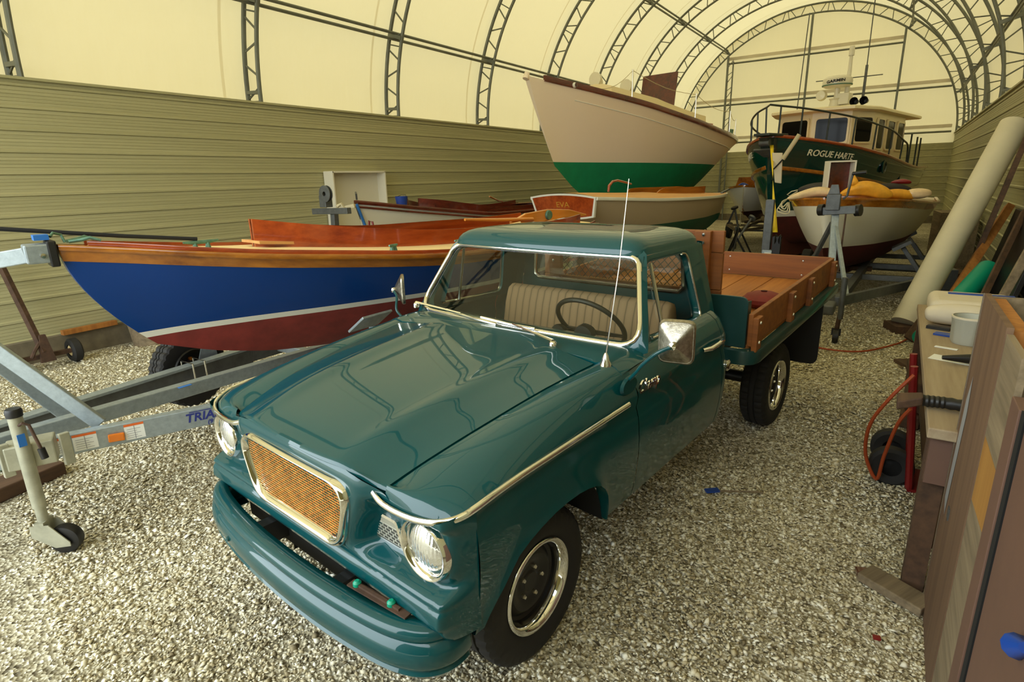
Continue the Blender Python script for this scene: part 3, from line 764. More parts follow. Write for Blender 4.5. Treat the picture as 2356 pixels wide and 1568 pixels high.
    prof3 = [(.96, .76), (.95, .86), (.98, .90), (1.1, .905), (1.38, .87), (1.38, .76)]
    for u in (-.63, -.61, .61, .63):
        sc = .94 if abs(u) > .62 else 1; rings.append([(u, 1.16+(y-1.16)*sc, .80+(z-.80)*sc) for y, z in prof3])
    b.loft(rings, True, True); b.build('seat_cushion', 'seat_cloth', T, angle=60)
    # steering wheel, tilted
    c0 = Vector((.345, 1.02, 1.19)); ax = Vector((0, .78, .62)).normalized(); e1 = Vector((1, 0, 0)); e2 = ax.cross(e1).normalized()
    b = TB(); b.tube([c0+e1*(.205*math.cos(2*math.pi*k/48))+e2*(.205*math.sin(2*math.pi*k/48)) for k in range(48)], .0135, 10, wrap=True); sw = b.build('steering_wheel', 'black_steel', T)
    b = TB(); hub = c0-ax*.05
    for a in (20, 160): b.tube([hub, c0+e1*(.2*math.cos(math.radians(a)))-e2*(.2*math.sin(math.radians(a)))*-1], [.022, .013], 8, flat=(1.4, .6))
    b.tube([hub+ax*.02, hub-ax*.02], .045, 16); b.tube([hub, hub-ax*.35], .022, 10); b.build('steering_column', 'black_steel', sw)
    # ---- wipers, aerial, mirrors, badge
    for path, arm in (([W(-.50, .015), W(-.24, -.008), W(-.07, -.015)], (W(-.78, .02)+Vector((0, -.05, 0)), W(-.36, .004))), ([W(-.20, .01), W(.02, .0), W(.20, .0)], (Vector((.42, .565, 1.192)), W(.05, .0)))):
        b = TB(); q = [p+Vector((0, -.028, .02)) for p in path]; b.tube(q, .009, 8, flat=(.7, 1)); wi = b.build('wiper_blade', 'chrome', T)
        b = TB(); a0 = arm[0]+Vector((0, 0, .03)); b.tube([a0, arm[1]+Vector((0, -.034, .03))], [.009, .005], 8); b.lathe([(.02, 0), (.02, .022), (.012, .032), (.001, .033)], (arm[0].x, arm[0].y, arm[0].z-.002), 'z', 14); b.build('wiper_arm', 'chrome', wi)
    b = TB(); b.lathe([(.028, 0), (.026, .012), (.018, .03), (.013, .05), (.006, .062), (.001, .063)], (.752, .515, 1.172), 'z', 16); ae = b.build('aerial_base', 'chrome', T)
    b = TB(); b.tube([(.752, .515, 1.22), (.741, .63, 1.60), (.727, .72, 1.975)], [.0042, .003, .002], 6); b.build('aerial_rod', 'stainless', ae)
    def mirror(s, cu, cv, cz, base, w, h, yaw):
        R = Matrix.Rotation(yaw, 3, 'Z')
        L0 = resample(rounded([(-w/2, h/2), (w/2, h/2), (w/2, -h/2), (-w/2, -h/2)], .032, 5), 48)
        pt = lambda p, d: Vector((cu, cv, cz))+R @ Vector((p.x, d, p.y))
        b = TB(); b.loft([[pt(p*.97, .012) for p in L0], [pt(p, .006) for p in L0], [pt(p, -.004) for p in L0], [pt(p*.93, -.012) for p in L0], [pt(p*.90, -.012) for p in L0], [pt(p*.16, -.055) for p in L0], [pt(p*.02, -.058) for p in L0]], True, False)
        m = b.build('side_mirror', 'worn_chrome', T, angle=25)
        b = TB(); b.add([pt(p*.96, .0125) for p in L0], [tuple(range(48))]); b.build('mirror_glass', 'chrome', m, smooth=False)
        b = TB(); b.lathe([(.016, .02), (.016, -.015), (.001, -.02)], tuple(pt(Vector((0, 0)), -.06)), 'y', 12); b.build('mirror_knuckle', 'chrome', m)
        b = TB(); q = pt(Vector((0, 0)), -.065); bs = Vector(base)
        b.tube(smooth_path([bs, bs+Vector((s*.05, -.02, .055)), bs+Vector((s*.085, -.03, .10)), q+Vector((-s*.06, -.02, -.035)), q]), .0085, 10)
        b.loft([[bs+Vector((s*.002, .07*math.cos(a)*1.0, .045*math.sin(a)-.02)) for a in [2*math.pi*k/20 for k in range(20)]], [bs+Vector((s*.014, .06*math.cos(a), .036*math.sin(a)-.02)) for a in [2*math.pi*k/20 for k in range(20)]]], True, True)
        b.build('mirror_arm', P, m)
    mirror(1, 1.062, .56, 1.325, (.866, .515, 1.125), .150, .188, math.radians(14))
    mirror(-1, -1.01, .80, 1.29, (-.868, .72, 1.08), .145, .19, math.radians(-38))
    M = Matrix.Translation((.8855, .575, 1.043)) @ Matrix.Rotation(math.radians(90), 4, 'Z') @ Matrix.Rotation(math.radians(90), 4, 'X')
    M = Matrix.Translation((0, 0, RAKE*.6)) @ M
    text('badge_script', 'Champ', .085, 'chrome', M, T, .004, .5, .82)
    # ---- wheels
    def wheel(u, v, s, steer=0.0):
        R, rw, hw = .345, .205, .10
        base = Vector((u, v, R))
        prof = [(.208, -.085), (.235, -.098), (.275, -.104), (.315, -.098), (.332, -.085), (.340, -.078)]
        full = prof+[(.345, -.06), (.345, -.028), (.337, -.026), (.337, -.018), (.345, -.016), (.346, .016), (.337, .018), (.337, .026), (.345, .028), (.345, .06)]+[(r, -h) for r, h in prof[::-1]]
        b = MB(); n = 144; rings = []
        for k in range(n):
            a = 2*math.pi*k/n; ring = []
            for r, h in full:
                rr = r-(.008 if (r > .330 and abs(h) > .027 and (k % 4 == 0)) else 0)
                ring.append(Vector((h*s, rr*math.sin(a), rr*math.cos(a))))
            rings.append(ring)
        b.loft(rings, False, False, True)
        M3 = Matrix.Rotation(steer, 3, 'Z')
        fix = lambda bb: setattr(bb, 'v', [tuple(base+M3 @ Vector(p)) for p in bb.v]) or bb
        t = fix(b).build('wheel', 'tyre_rubber', T, angle=30); t['label'] = 'black tyre on a black steel rim'
        b = MB(); rim = [(.174, .045), (.177, .065), (.182, .080), (.190, .092), (.199, .099), (.208, .098), (.212, .091), (.208, .085)]
        b.lathe([(r, h*s) for r, h in rim], (0, 0, 0), 'x', 64); fix(b).build('trim_ring', 'chrome', t, angle=60)
        b = MB(); dish = [(.001, .045), (.042, .045), (.046, .040), (.055, .036), (.085, .036), (.10, .046), (.125, .048), (.14, .036), (.158, .022), (.172, .03), (.175, .047)]
        b.lathe([(r, h*s) for r, h in dish], (0, 0, 0), 'x', 48); fix(b).build('wheel_disc', 'black_steel', t, angle=40)
        for k in range(5):
            a = 2*math.pi*k/5+.3; b = MB(); b.lathe([(.0115, .034*s), (.0115, .05*s), (.007, .058*s), (.001, .058*s)], (0, .0685*math.sin(a), .0685*math.cos(a)), 'x', 6); fix(b).build('lug_nut', 'stainless', t)
    wheel(.672, 0, 1, math.radians(1)); wheel(-.672, 0, -1, math.radians(1)); wheel(.708, 3.10, 1); wheel(-.708, 3.10, -1)
    b = MB(); b.cyl((-.6, 0, .36), (.6, 0, .36), .04); b.cyl((-.65, 3.1, .36), (.65, 3.1, .36), .05); b.lathe([(.02, -.15), (.12, -.05), (.12, .05), (.02, .15)], (0, 3.1, .36), 'x', 16)
    for s in (1, -1): b.bar((s*.38, -.4, .50), (s*.38, 3.9, .72), .07, .13)
    b.build('chassis', 'black_steel', T)
    # ---- stake bed
    D = lambda v: .950+.058*(v-1.88)
    class BB(MB):
        def add(s, V, F): return MB.add(s, [(p[0], p[1], p[2]+D(p[1])) for p in V], F)
    lp = rounded([(-.98, 1.86), (.98, 1.86), (.98, 3.97), (-.98, 3.97)], [.13, .13, .02, .02], 8)
    lp = [Vector(p) for p in lp]; c = Vector((0, 2.9))
    b = BB(); inn = [Vector((p.x*.955, 2.915+(p.y-2.915)*.96)) for p in lp]
    b.loft([[(p.x, p.y, -.012) for p in inn], [(p.x, p.y, .0) for p in inn], [(p.x, p.y, .0) for p in lp], [(p.x*1.004, p.y, -.012) for p in lp], [(p.x*1.004, p.y, -.075) for p in lp], [(p.x, p.y, -.088) for p in lp], [(p.x*.96, 2.915+(p.y-2.915)*.965, -.088) for p in lp]], True, False)
    b.build('bed_frame', 'teal_frame_paint', T, angle=40)
    b = BB(); nb = 8; w = 1.86/nb
    for k in range(nb):
        u0 = -.93+k*w+.002; b.box((u0+w/2-.002, 2.93, .004), (w-.006, 1.96, .026))
    b.build('bed_floor', 'bed_floor_wood', T, smooth=False, bevel=.003)
    for s in (1, -1):
        b = BB(); b.box((s*.925, 2.90, .125), (.030, 1.98, .205)); sb = b.build('side_board', 'bed_wood', T, smooth=False, bevel=.004)
        for v in (1.95, 2.66, 3.14, 3.84):
            b = BB(); b.box((s*.955, v, .098), (.034, .085, .215)); st = b.build('stake', 'bed_wood', sb, smooth=False, bevel=.004)
            b = BB()
            for dz in (.045, .17): b.lathe([(.012, 0), (.009, .006), (.001, .007)], (s*.972, v, dz), 'x', 8) if s > 0 else None
            if s > 0: b.build('stake_bolts', 'stainless', st)
    b = BB(); b.box((0, 3.895, .125), (1.82, .03, .205)); tg = b.build('tailgate_board', 'bed_wood', T, smooth=False, bevel=.004)
    b = BB()
    for u in (-.75, -.1, .02+.04, .70):
        for dz in (.06, .185): b.lathe([(.011, 0), (.008, -.006), (.001, -.007)], (u, 3.88, dz), 'y', 8)
    b.build('tailgate_bolts', 'stainless', tg)
    # headboard
    hv = 1.985
    for z0, z1 in ((.02, .165), (.17, .335), (.575, .71)):
        b = BB(); b.box((0, hv, (z0+z1)/2), (1.40, .028, z1-z0)); b.build('headboard_plank', 'bed_wood', T, smooth=False, bevel=.004)
    for s in (1, -1):
        b = BB(); b.box((s*.635, hv, .455), (.13, .027, .235)); b.build('headboard_plank', 'bed_wood', T, smooth=False, bevel=.004)
        b = BB(); b.box((s*.575, hv-.034, .345), (.105, .04, .73)); st = b.build('headboard_stake', 'bed_wood', T, smooth=False, bevel=.004)
        b = BB()
        for dz in (.06, .12, .25, .31, .45, .52, .64, .69): b.lathe([(.013, 0), (.010, -.007), (.001, -.008)], (s*.585, hv-.054, dz), 'y', 8)
        b.build('stake_bolts', 'stainless', st)
    b = BB(); x = -.57
    lo, hi, W2 = .335, .575, .57
    k = -14
    for k in range(-10, 34):
        for sg in (1, -1):
            x0 = -W2+k*.055 if sg > 0 else W2-k*.055
            pts = []
            # clip the slanted strand to the opening
            dx = sg*(hi-lo)*.95
            x1 = x0+dx; za, zb_ = lo, hi
            def clip(xa, za, xb, zb2):
                if xa < -W2: za += (zb2-za)*(-W2-xa)/(xb-xa); xa = -W2
                if xa > W2: za += (zb2-za)*(W2-xa)/(xb-xa); xa = W2
                return xa, za
            if (x0 < -W2 and x1 < -W2) or (x0 > W2 and x1 > W2): continue
            xa, z_a = clip(x0, lo, x1, hi); xb, z_b = clip(x1, hi, x0, lo)
            if abs(xa-xb) < .01: continue
            b.cyl((xa, hv, z_a), (xb, hv, z_b), .0028, 4)
    b.build('headboard_mesh', 'black_steel', T)
    # steel corner wings ahead of the headboard
    for s in (1, -1):
        pl = rounded([(s*.66, .0), (s*.66, .325), (s*.895, .325), (s*.895, .0)], [.005, .01, .05, .005], 5)
        b = BB(); b.prism([(p.x, 1.915+.05*max(0, abs(p.x)-.80)*3, p.y) for p in pl], (0, .012, 0)); b.prism([(s*.885, 1.93, .0), (s*.885, 1.93, .30), (s*.885, 1.99, .29), (s*.885, 1.99, 0)], (s*.010, 0, 0)); b.build('bed_corner_plate', 'teal_frame_paint', T, angle=30, bevel=.003)
        fl = rounded([(s*.62, -.09), (s*.97, -.09), (s*.97, -.62), (s*.62, -.62)], [.01, .01, .07, .03], 5)
        b = BB(); b.prism([(p.x, 3.56, p.y) for p in fl], (0, .012, 0)); b.build('mudflap', 'black_steel', T, smooth=False)
    b = BB(); b.box((0, 2.9, -.13), (.9, 1.9, .08)); b.build('bed_subframe', 'black_steel', T)
    return T
truck = make_truck()
def red_float():
    t = thing('fender_buoy', 'coral red round boat fender lying in the truck bed', 'buoy', (0, 0, 0))
    c = Matrix.Rotation(math.radians(-7.121), 3, 'Z') @ Vector((.70, 2.86, 0)); t.location = (-1.8252+c.x, 1.8545+c.y, .95+.058*.98+.017)
    b = MB(); b.lathe([(.001, 0), (.10, .006), (.14, .04), (.145, .07), (.12, .10), (.07, .118), (.001, .122)], (0, 0, 0), 'z', 24); b.build('float_body', 'red_bottom', t)
    b = MB(); b.lathe([(.02, .118), (.024, .128), (.001, .132)], (0, 0, 0), 'z', 12); b.build('float_eye', 'maroon_bottom', t)
red_float()
# ================================================================ boats (local y runs from the stem aft, x across, z up from the ground)
class Hull:
    """moulded hull: half breadth = b(t) * q**p(t), q the height fraction between keel k(t) and sheer s(t)"""
    def __init__(h, L, b, s, k, p, stem, transom=lambda z: 0.0):
        h.L, h.b, h.s, h.k, h.p, h.stem, h.tr = L, b, s, k, p, stem, transom
    def pt(h, t, z, side=1, off=0.0):
        k, s = h.k(t), h.s(t); q = min(1, max(0, (z-k)/(s-k)))
        x = h.b(t)*q**h.p(t)+off*(1 if t > 0.01 else .4); y = h.stem(z)*(1-t)**2.2+(h.L+h.tr(z)-0)*t if False else h.stem(z)*(1-t)**1.6+t*h.L+h.tr(z)*t**6
        return Vector((side*x, y, z))
    def sheer(h, t, side=1, dz=0.0, off=0.0):
        p = h.pt(t, h.s(t), side, off); p.z += dz; return p
    def band(h, parent, name, mat, lo, hi, n=6, N=40, off=0.0):
        b = MB()
        T = [(i/N)**1.25 for i in range(N+1)]
        k, s = h.k(0), h.s(0); z0 = max(k, min(s, lo(0) if lo else k)); z1 = max(k, min(s, hi(0) if hi else s))
        b.grid([[h.pt(0, z0+(z1-z0)*(j/n if lo else (j/n)**1.6), sd, off) for j in range(n+1)] for sd in (1, -1)])
        for side in (1, -1):
            rows = []
            for t in T:
                k, s = h.k(t), h.s(t)
                z0 = max(k, min(s, lo(t) if lo else k)); z1 = max(k, min(s, hi(t) if hi else s))
                rows.append([h.pt(t, z0+(z1-z0)*(j/n if lo else (j/n)**1.6), side, off) for j in range(n+1)])
            b.grid(rows)
        return b.build(name, mat, parent, angle=50)
    def transom(h, parent, mat, name='transom', z0=None, d=0.0, n=12):
        b = MB(); k, s = h.k(1), h.s(1); z0 = k if z0 is None else z0
        R = [h.pt(1, z0+(s-z0)*j/n, 1) for j in range(n+1)]; Lf = [h.pt(1, z0+(s-z0)*j/n, -1) for j in range(n+1)]
        b.add([v+Vector((0, d, 0)) for v in R+Lf[::-1]], [tuple(range(2*n+2))]); return b.build(name, mat, parent, smooth=False)
    def rail(h, parent, name, mat, w, hgt, dz=0.0, t0=0.0, t1=1.0, N=40, off=0.0):
        b = MB()
        for side in (1, -1):
            rings = []
            for i in range(N+1):
                t = t0+(t1-t0)*(i/N)**1.2; c = h.sheer(t, side, dz, off)
                x, y, z = c
                rings.append([Vector((x-side*w*.5, y, z-hgt*.5)), Vector((x+side*w*.4, y, z-hgt*.5)), Vector((x+side*w*.5, y, z-hgt*.3)), Vector((x+side*w*.5, y, z+hgt*.3)), Vector((x+side*w*.4, y, z+hgt*.5)), Vector((x-side*w*.5, y, z+hgt*.5))])
            b.loft(rings, True, True)
        return b.build(name, mat, parent, angle=50)
    def deck(h, parent, mat, camber=0.05, hole=None, name='deck', dz=0.0, N=40, t0=0.0):
        """hole(t) -> half width of the cockpit opening (0 where decked)"""
        b = MB()
        for side in (1, -1):
            rows = []
            for i in range(N+1):
                t = t0+(1-t0)*i/N; e = h.sheer(t, side, dz); w = hole(t) if hole else 0.0
                w = min(w, abs(e.x)-.02) if w > 0 else 0.0
                rows.append([Vector((side*(w+(abs(e.x)-w)*j/6), e.y, e.z+camber*(1-((w+(abs(e.x)-w)*j/6)/max(.3, h.bmax))**2)-camber*(1-(abs(e.x)/max(.3, h.bmax))**2))) for j in range(7)])
            b.grid(rows)
        return b.build(name, mat, parent, angle=50)
    def coaming(h, parent, mat, hole, t0, t1, z0, hgt, th=.022, N=36, name='coaming', rise=None):
        out = []
        loop = [(hole(t0+(t1-t0)*i/N), t0+(t1-t0)*i/N) for i in range(N+1)]
        for side in (1, -1):
            b = MB(); rings = []
            for w, t in loop:
                y = h.sheer(t).y; z = h.s(t)+z0; H = hgt*(rise(t) if rise else 1)
                rings.append([Vector((side*w, y, z-.22)), Vector((side*(w+th), y, z-.22)), Vector((side*(w+th+.01), y, z+H)), Vector((side*(w+.01), y, z+H))])
            b.loft(rings, True, True); out.append(b.build(name, mat, parent, angle=40))
        return out
def place(t, bow, heading): t.location = (bow[0], bow[1], 0); t.rotation_euler = (0, 0, -math.radians(heading))
I_ = lambda xs, ys: (lambda t: interp(xs, ys, t))

# ---------------------------------------------------------------- blue daysailer
def blue_boat():
    T = thing('daysailer', 'navy blue wooden daysailer with a red bottom, cream deck and varnished coaming on a trailer', 'boat'); place(T, (-4.12, 1.36), 9)
    H = Hull(4.85, I_([0, .05, .12, .3, .5, .65, .85, 1], [.035, .13, .30, .64, .87, .90, .78, .52]), I_([0, .25, .55, .8, 1], [1.70, 1.545, 1.445, 1.45, 1.50]),
             I_([0, .06, .15, .3, .6, .85, 1], [1.0, .86, .76, .70, .68, .80, 1.16]), I_([0, .1, .3, .6, 1], [1.1, .9, .62, .5, .55]), lambda z: .42*max(0, (1.70-z)/.7)**1.75, lambda z: .12*(z-1.4))
    H.bmax = .9
    wl = lambda t: 1.055+.075*t
    H.band(T, 'hull_bottom', 'red_bottom', None, wl, 8); H.band(T, 'boot_stripe', 'white_stripe', wl, lambda t: wl(t)+.042, 1, off=.001); H.band(T, 'topside', 'blue_topside', lambda t: wl(t)+.042, lambda t: H.s(t)-.09, 8)
    H.band(T, 'sheer_strake', 'varnish_teak', lambda t: H.s(t)-.095, None, 2, off=.006); H.rail(T, 'rub_rail', 'varnish_teak', .045, .035, -.012)
    H.rail(T, 'toe_rail', 'varnish_mahogany', .02, .03, .016, .03, 1, off=-.045)
    H.transom(T, 'varnish_mahogany')
    hole = I_([.235, .32, .45, .7, .88, .95], [.0, .24, .45, .58, .50, .42])
    hf = lambda t: hole(t) if .235 < t < .95 else 0
    H.deck(T, 'cream_deck', .07, hf)
    H.coaming(T, 'varnish_mahogany', hole, .235, .95, .05, .145, rise=lambda t: interp([.235, .30, .6, .95], [1.2, 1.05, .75, .55], t))
    b = MB(); y0 = H.sheer(.235).y
    for s in (1, -1): b.prism([(0, y0+.0, H.s(.235)+.05), (s*.17, y0+.26, H.s(.29)+.05), (s*.15, y0-.02, H.s(.23)+.05)], (0, 0, .02))
    b.build('deck_block', 'plywood_deck', T)
    b = MB(); rows = []
    for i in range(21):
        t = .27+.68*i/20; w = hole(t)+.01; y = H.sheer(t).y; rows.append([Vector((w*j/4, y, 1.12)) for j in range(-4, 5)])
    b.grid(rows); b.build('cockpit_sole', 'varnish_mahogany', T)
    for s in (1, -1):
        b = MB(); b.box((s*.36, 3.35, 1.28), (.30, 1.5, .03)); b.build('side_seat', 'varnish_mahogany', T, smooth=False, bevel=.004)
    # fittings
    def cleat(name, p, L, rz, mat):
        b = MB(); R = Matrix.Rotation(rz, 3, 'Z'); c = Vector(p); q = lambda x, z: c+R @ Vector((0, x, z))
        b.tube([q(-L/2, .045), q(-L/4, .040), q(L/4, .040), q(L/2, .045)], [.007, .013, .013, .007], 8); 
        for e in (-.18, .18): b.tube([q(e*L, 0), q(e*L, .04)], [.02, .011], 8)
        return b.build(name, mat, T)
    cleat('bow_cleat', (0, .80, H.s(.165)+.012), .23, 0, 'bronze_patina')
    b = MB()
    for s in (1, -1): b.tube([(s*.03, .06, 1.715), (s*.05, .12, 1.722), (s*.065, .16, 1.733), (s*.08, .21, 1.712)], [.010, .011, .010, .008], 8)
    b.build('bow_chock', 'bronze_patina', T)
    b = MB(); b.tube([(-.02, .05, 1.71), (-.03, .04, 1.755), (-.01, 0, 1.77), (.01, -.02, 1.75)], .008, 8); b.build('bow_hook', 'bronze_patina', T)
    cleat('deck_block_cleat', (.62, 1.95, 1.500), .10, .3, 'bronze_patina'); cleat('deck_block_cleat', (.70, 2.55, 1.485), .10, .2, 'bronze_patina')
    # tiller and rudder head with a bronze medallion
    b = MB(); pl = [(0, 3.95, 1.56), (0, 4.2, 1.64), (0, 4.6, 1.665), (0, 5.0, 1.64), (0, 5.35, 1.565), (0, 5.35, 1.545), (0, 4.9, 1.55), (0, 4.0, 1.50)]
    b.prism([(x-.02, y, z) for x, y, z in pl], (.04, 0, 0)); rd = b.build('rudder_head', 'varnish_orange', T, smooth=False, bevel=.008)
    b = MB(); b.lathe([(.001, .05), (.05, .045), (.055, .03), (.055, .0)], (0, 4.58, 1.60), 'x', 20); b.build('medallion', 'bronze_patina', rd)
    b = MB(); b.tube([(0.02, 4.3, 1.57), (.03, 3.7, 1.60), (.04, 3.25, 1.635)], [.024, .020, .014], 10); b.build('tiller', 'varnish_orange', T)
    b = MB(); b.tube([(.15, 3.0, 1.48), (.1, 4.0, 1.55)], .018, 8); b.build('oar_shaft', 'cream_deck', T)
    return T
blue_boat()
def blue_trailer():
    T = thing('boat_trailer', 'galvanised boat trailer carrying the navy blue daysailer, with a winch post and tongue jack', 'trailer', (-4.12, .6, 0))
    L = lambda x, y, z: (x+4.12, y-.6, z)
    def beam(name, p, q, w, h, mat='galvanised_steel', par=T):
        b = MB(); b.bar(L(*p), L(*q), w, h); return b.build(name, mat, par, smooth=False, bevel=.006)
    near = beam('tongue_rail', (-4.47, .03, .545), (-3.20, 2.96, .545), .065, .13)
    nearb = beam('side_rail', (-3.20, 2.96, .545), (-2.75, 6.0, .545), .065, .13)
    mid = beam('tongue_tube', (-4.30, .2, .58), (-4.10, 5.4, .56), .08, .10)
    far = beam('channel_rail', (-4.55, .1, .50), (-4.86, 2.9, .50), .05, .15, 'dull_steel'); beam('side_rail', (-4.86, 2.9, .50), (-4.95, 6.0, .50), .05, .13, 'dull_steel')
    b = MB(); b.box(L(-4.55, .1, .58), (.02, .1, .02))
    cap = MB(); cap.bar(L(-4.545, .1, .575), L(-4.85, 2.9, .575), .10, .02); cap.build('channel_flange', 'galvanised_steel', far, smooth=False)
    for y in (3.2, 4.4, 5.6): beam('cross_member', (-4.88, y, .5), (-3.0+.1*(y-3.2), y, .5), .07, .07)
    # winch post legs and bow stop
    beam('winch_leg', (-3.99, 1.33, .60), (-4.45, .80, 1.46), .035, .085); beam('winch_leg', (-4.452, 1.305, .56), (-4.50, .80, 1.40), .05, .075)
    beam('winch_leg', (-4.48, .80, 1.38), (-4.50, .86, 1.66), .07, .08)
    beam('bow_stop_arm', (-4.42, .95, 1.60), (-4.165, 1.235, 1.655), .07, .09)
    b = MB(); R = Matrix.Rotation(math.radians(-12), 3, 'Z'); b.box(L(-4.15, 1.27, 1.66), (.14, .12, .11), R); bs = b.build('bow_stop_bracket', 'galvanised_steel', T, smooth=False, bevel=.01)
    b = MB(); b.box(L(-4.13, 1.335, 1.655), (.15, .045, .15), R); b.build('bow_stop_pad', 'black_steel', bs, smooth=False, bevel=.008)
    b = MB(); b.lathe([(.014, 0), (.014, .02), (.001, .022)], L(-4.08, 1.27, 1.65), 'x', 8); b.build('bracket_bolt', 'stainless', bs)
    b = MB(); b.box(L(-4.14, 1.30, 1.75), (.10, .07, .03), R); b.build('blue_tape', 'tape_blue', bs, smooth=False)
    # decals and reflector on the outer face of the near rail
    d = Vector((1.27, 2.93, 0)).normalized(); nrm = Vector((d.y, -d.x, 0))
    def decal(name, s0, s1, z0, z1, mat, o=.0335, par=near):
        c = Vector(L(-4.47, .03, 0)); b = MB(); p = lambda s, z, e=0: c+d*s+nrm*(o+e)+Vector((0, 0, z))
        b.add([p(s0, z0), p(s1, z0), p(s1, z1), p(s0, z1)], [(0, 1, 2, 3)]); return b.build(name, mat, par, smooth=False)
    for s0, s1, pane in ((1.09, 1.235, 0), (1.24, 1.36, 1), (1.50, 1.605, 1)):
        l = decal('warning_label', s0, s1, .497, .60, 'label_white'); decal('label_band', s0, s1, .585, .60, 'label_orange', .0342, l)
        for k in range(5): decal('label_print', s0+.012, s1-.02-.02*(k % 2), .508+.014*k, .511+.014*k, 'label_grey', .0342, l)
        if pane: decal('label_divider', (s0+s1)/2-.002, (s0+s1)/2+.002, .50, .585, 'label_grey', .0343, l)
    c = Vector(L(-4.47, .03, 0))
    b = MB(); R2 = Matrix((d, nrm, Vector((0, 0, 1)))).transposed(); b.box(c+d*1.455+nrm*.042+Vector((0, 0, .535)), (.085, .022, .05), R2 @ Matrix.Rotation(.06, 3, 'Y')); b.build('reflector', 'reflector_amber', near, smooth=False, bevel=.006)
    def M(s, z): 
        m = Matrix((d, Vector((0, 0, 1)), nrm)).transposed().to_4x4(); m.translation = c+d*s+nrm*.034+Vector((0, 0, z)); return m
    text('lettering', 'TRIAD TRAILERS', .080, 'lettering_blue', M(1.83, .528), near, .0008, .2, 1.0, .002)
    text('lettering', '(919)', .040, 'lettering_blue', M(1.955, .492), near, .0008, .2, 1.0, .001)
    o = decal('lettering_bar', 1.86, 2.02, .589, .595, 'lettering_blue')
    b = MB(); b.box(L(-4.13, 1.93, .633), (.03, .09, .003)); b.build('blue_tape', 'tape_blue', mid, smooth=False)
    # spare wheel on the channel rail, held by a plate and two U bolts
    def twheel(name, cx, cy, cz, R, par, tilt=0.0):
        Q = Matrix.Rotation(tilt, 3, 'Z'); cc = Vector(L(cx, cy, cz))
        b = MB(); n = 96; pr = [(.60*R, -.075), (.8*R, -.09), (.95*R, -.085), (R, -.07), (R, -.024), (.97*R, -.022), (.97*R, -.014), (R, -.012), (R, .012), (.97*R, .014), (.97*R, .022), (R, .024), (R, .07), (.95*R, .085), (.8*R, .09), (.60*R, .075)]
        rings = []
        for k in range(n):
            a = 2*math.pi*k/n; rings.append([cc+Q @ Vector((h, (r-(.012 if r > .94*R and k % 3 == 0 else 0))*math.sin(a), (r-(.012 if r > .94*R and k % 3 == 0 else 0))*math.cos(a))) for r, h in pr])
        b.loft(rings, False, False, True); w = b.build(name, 'tyre_rubber', par, angle=30)
        b = MB(); b.lathe([(.61*R, .07), (.57*R, .085), (.55*R, .06), (.48*R, .035), (.30*R, .03), (.22*R, .06), (.001, .06)], (0, 0, 0), 'x', 40); b.v = [tuple(cc+Q @ Vector(p)) for p in b.v]; b.build('wheel_disc', 'black_steel', w, angle=40)
        for k in range(5):
            b = MB(); a = 2*math.pi*k/5; b.lathe([(.017, .03), (.017, .05), (.001, .055)], (0, .32*R*math.sin(a), .32*R*math.cos(a)), 'x', 8); b.v = [tuple(cc+Q @ Vector(p)) for p in b.v]; b.build('lug_nut', 'varnish_teak', w)
        return w
    sp = twheel('spare_wheel', -5.04, 2.42, .47, .32, T, math.radians(8))
    b = MB(); b.prism([L(-4.93, 2.44, .50), L(-4.93, 2.64, .50), L(-4.93, 2.62, .66), L(-4.93, 2.50, .66)], (-.012, 0, 0)); b.build('spare_bracket', 'galvanised_steel', T, smooth=False)
    for y in (2.30, 2.40):
        b = MB(); b.tube([L(-4.90, y, .41), L(-4.90, y, .60), L(-4.72, y, .60), L(-4.72, y, .41)], .008, 6); b.build('spare_bolt', 'stainless', T)
    for x in (-5.2, -2.6): twheel('road_wheel', x, 4.6, .31, .31, T)
    b = MB(); b.cyl(L(-5.2, 4.6, .31), L(-2.6, 4.6, .31), .035); b.build('axle', 'dull_steel', T)
    for x in (-4.15, -3.7, -3.2):
        pass
    for x, y, z in ((-3.75, 3.8, .56), (-3.5, 5.2, .57)): beam('keel_bunk', (x-.3, y, z), (x+.3, y, z), .1, .12, 'dark_timber')
    beam('hull_support', (-4.45, 3.8, .55), (-4.45, 3.8, .90), .05, .05)
    beam('hull_support', (-3.20, 2.93, .58), (-3.26, 2.96, .95), .045, .045)
    b = MB(); b.box(L(-3.29, 2.97, .985), (.22, .30, .02), Matrix.Rotation(math.radians(-36), 3, 'Y')); b.build('support_pad', 'galvanised_steel', T, smooth=False, bevel=.004)
    # tongue jack
    J = lambda z, dx=0, dy=0: L(-3.83+dx, .90+dy, z)
    b = MB(); b.cyl(J(.30), J(.86), .034, 16); j = b.build('jack_tube', 'jack_steel', T)
    b = MB(); b.cyl(J(.13), J(.42), .027, 16); b.build('jack_ram', 'jack_steel', j)
    b = MB(); b.lathe([(.038, 0), (.040, .03), (.034, .045), (.001, .048)], J(.845), 'z', 16); b.build('jack_cap', 'black_steel', j)
    b = MB(); b.box(J(.715, .035, -.005), (.004, .035, .07)); b.build('jack_label', 'tape_blue', j, smooth=False)
    b = MB(); b.tube([J(.80, .03, .0), J(.815, .06, .01), J(.80, .075, .03), J(.66, .09, .05)], .008, 8); b.build('jack_crank', 'rust_steel', j)
    b = MB(); b.cyl(J(.66, .09, .05), J(.60, .10, .055), .018, 10); b.build('crank_knob', 'black_steel', j)
    b = MB(); b.box(J(.60, -.07, .05), (.14, .22, .14), Matrix.Rotation(math.radians(-23), 3, 'Z')); b.build('jack_mount', 'jack_steel', T, smooth=False, bevel=.008)
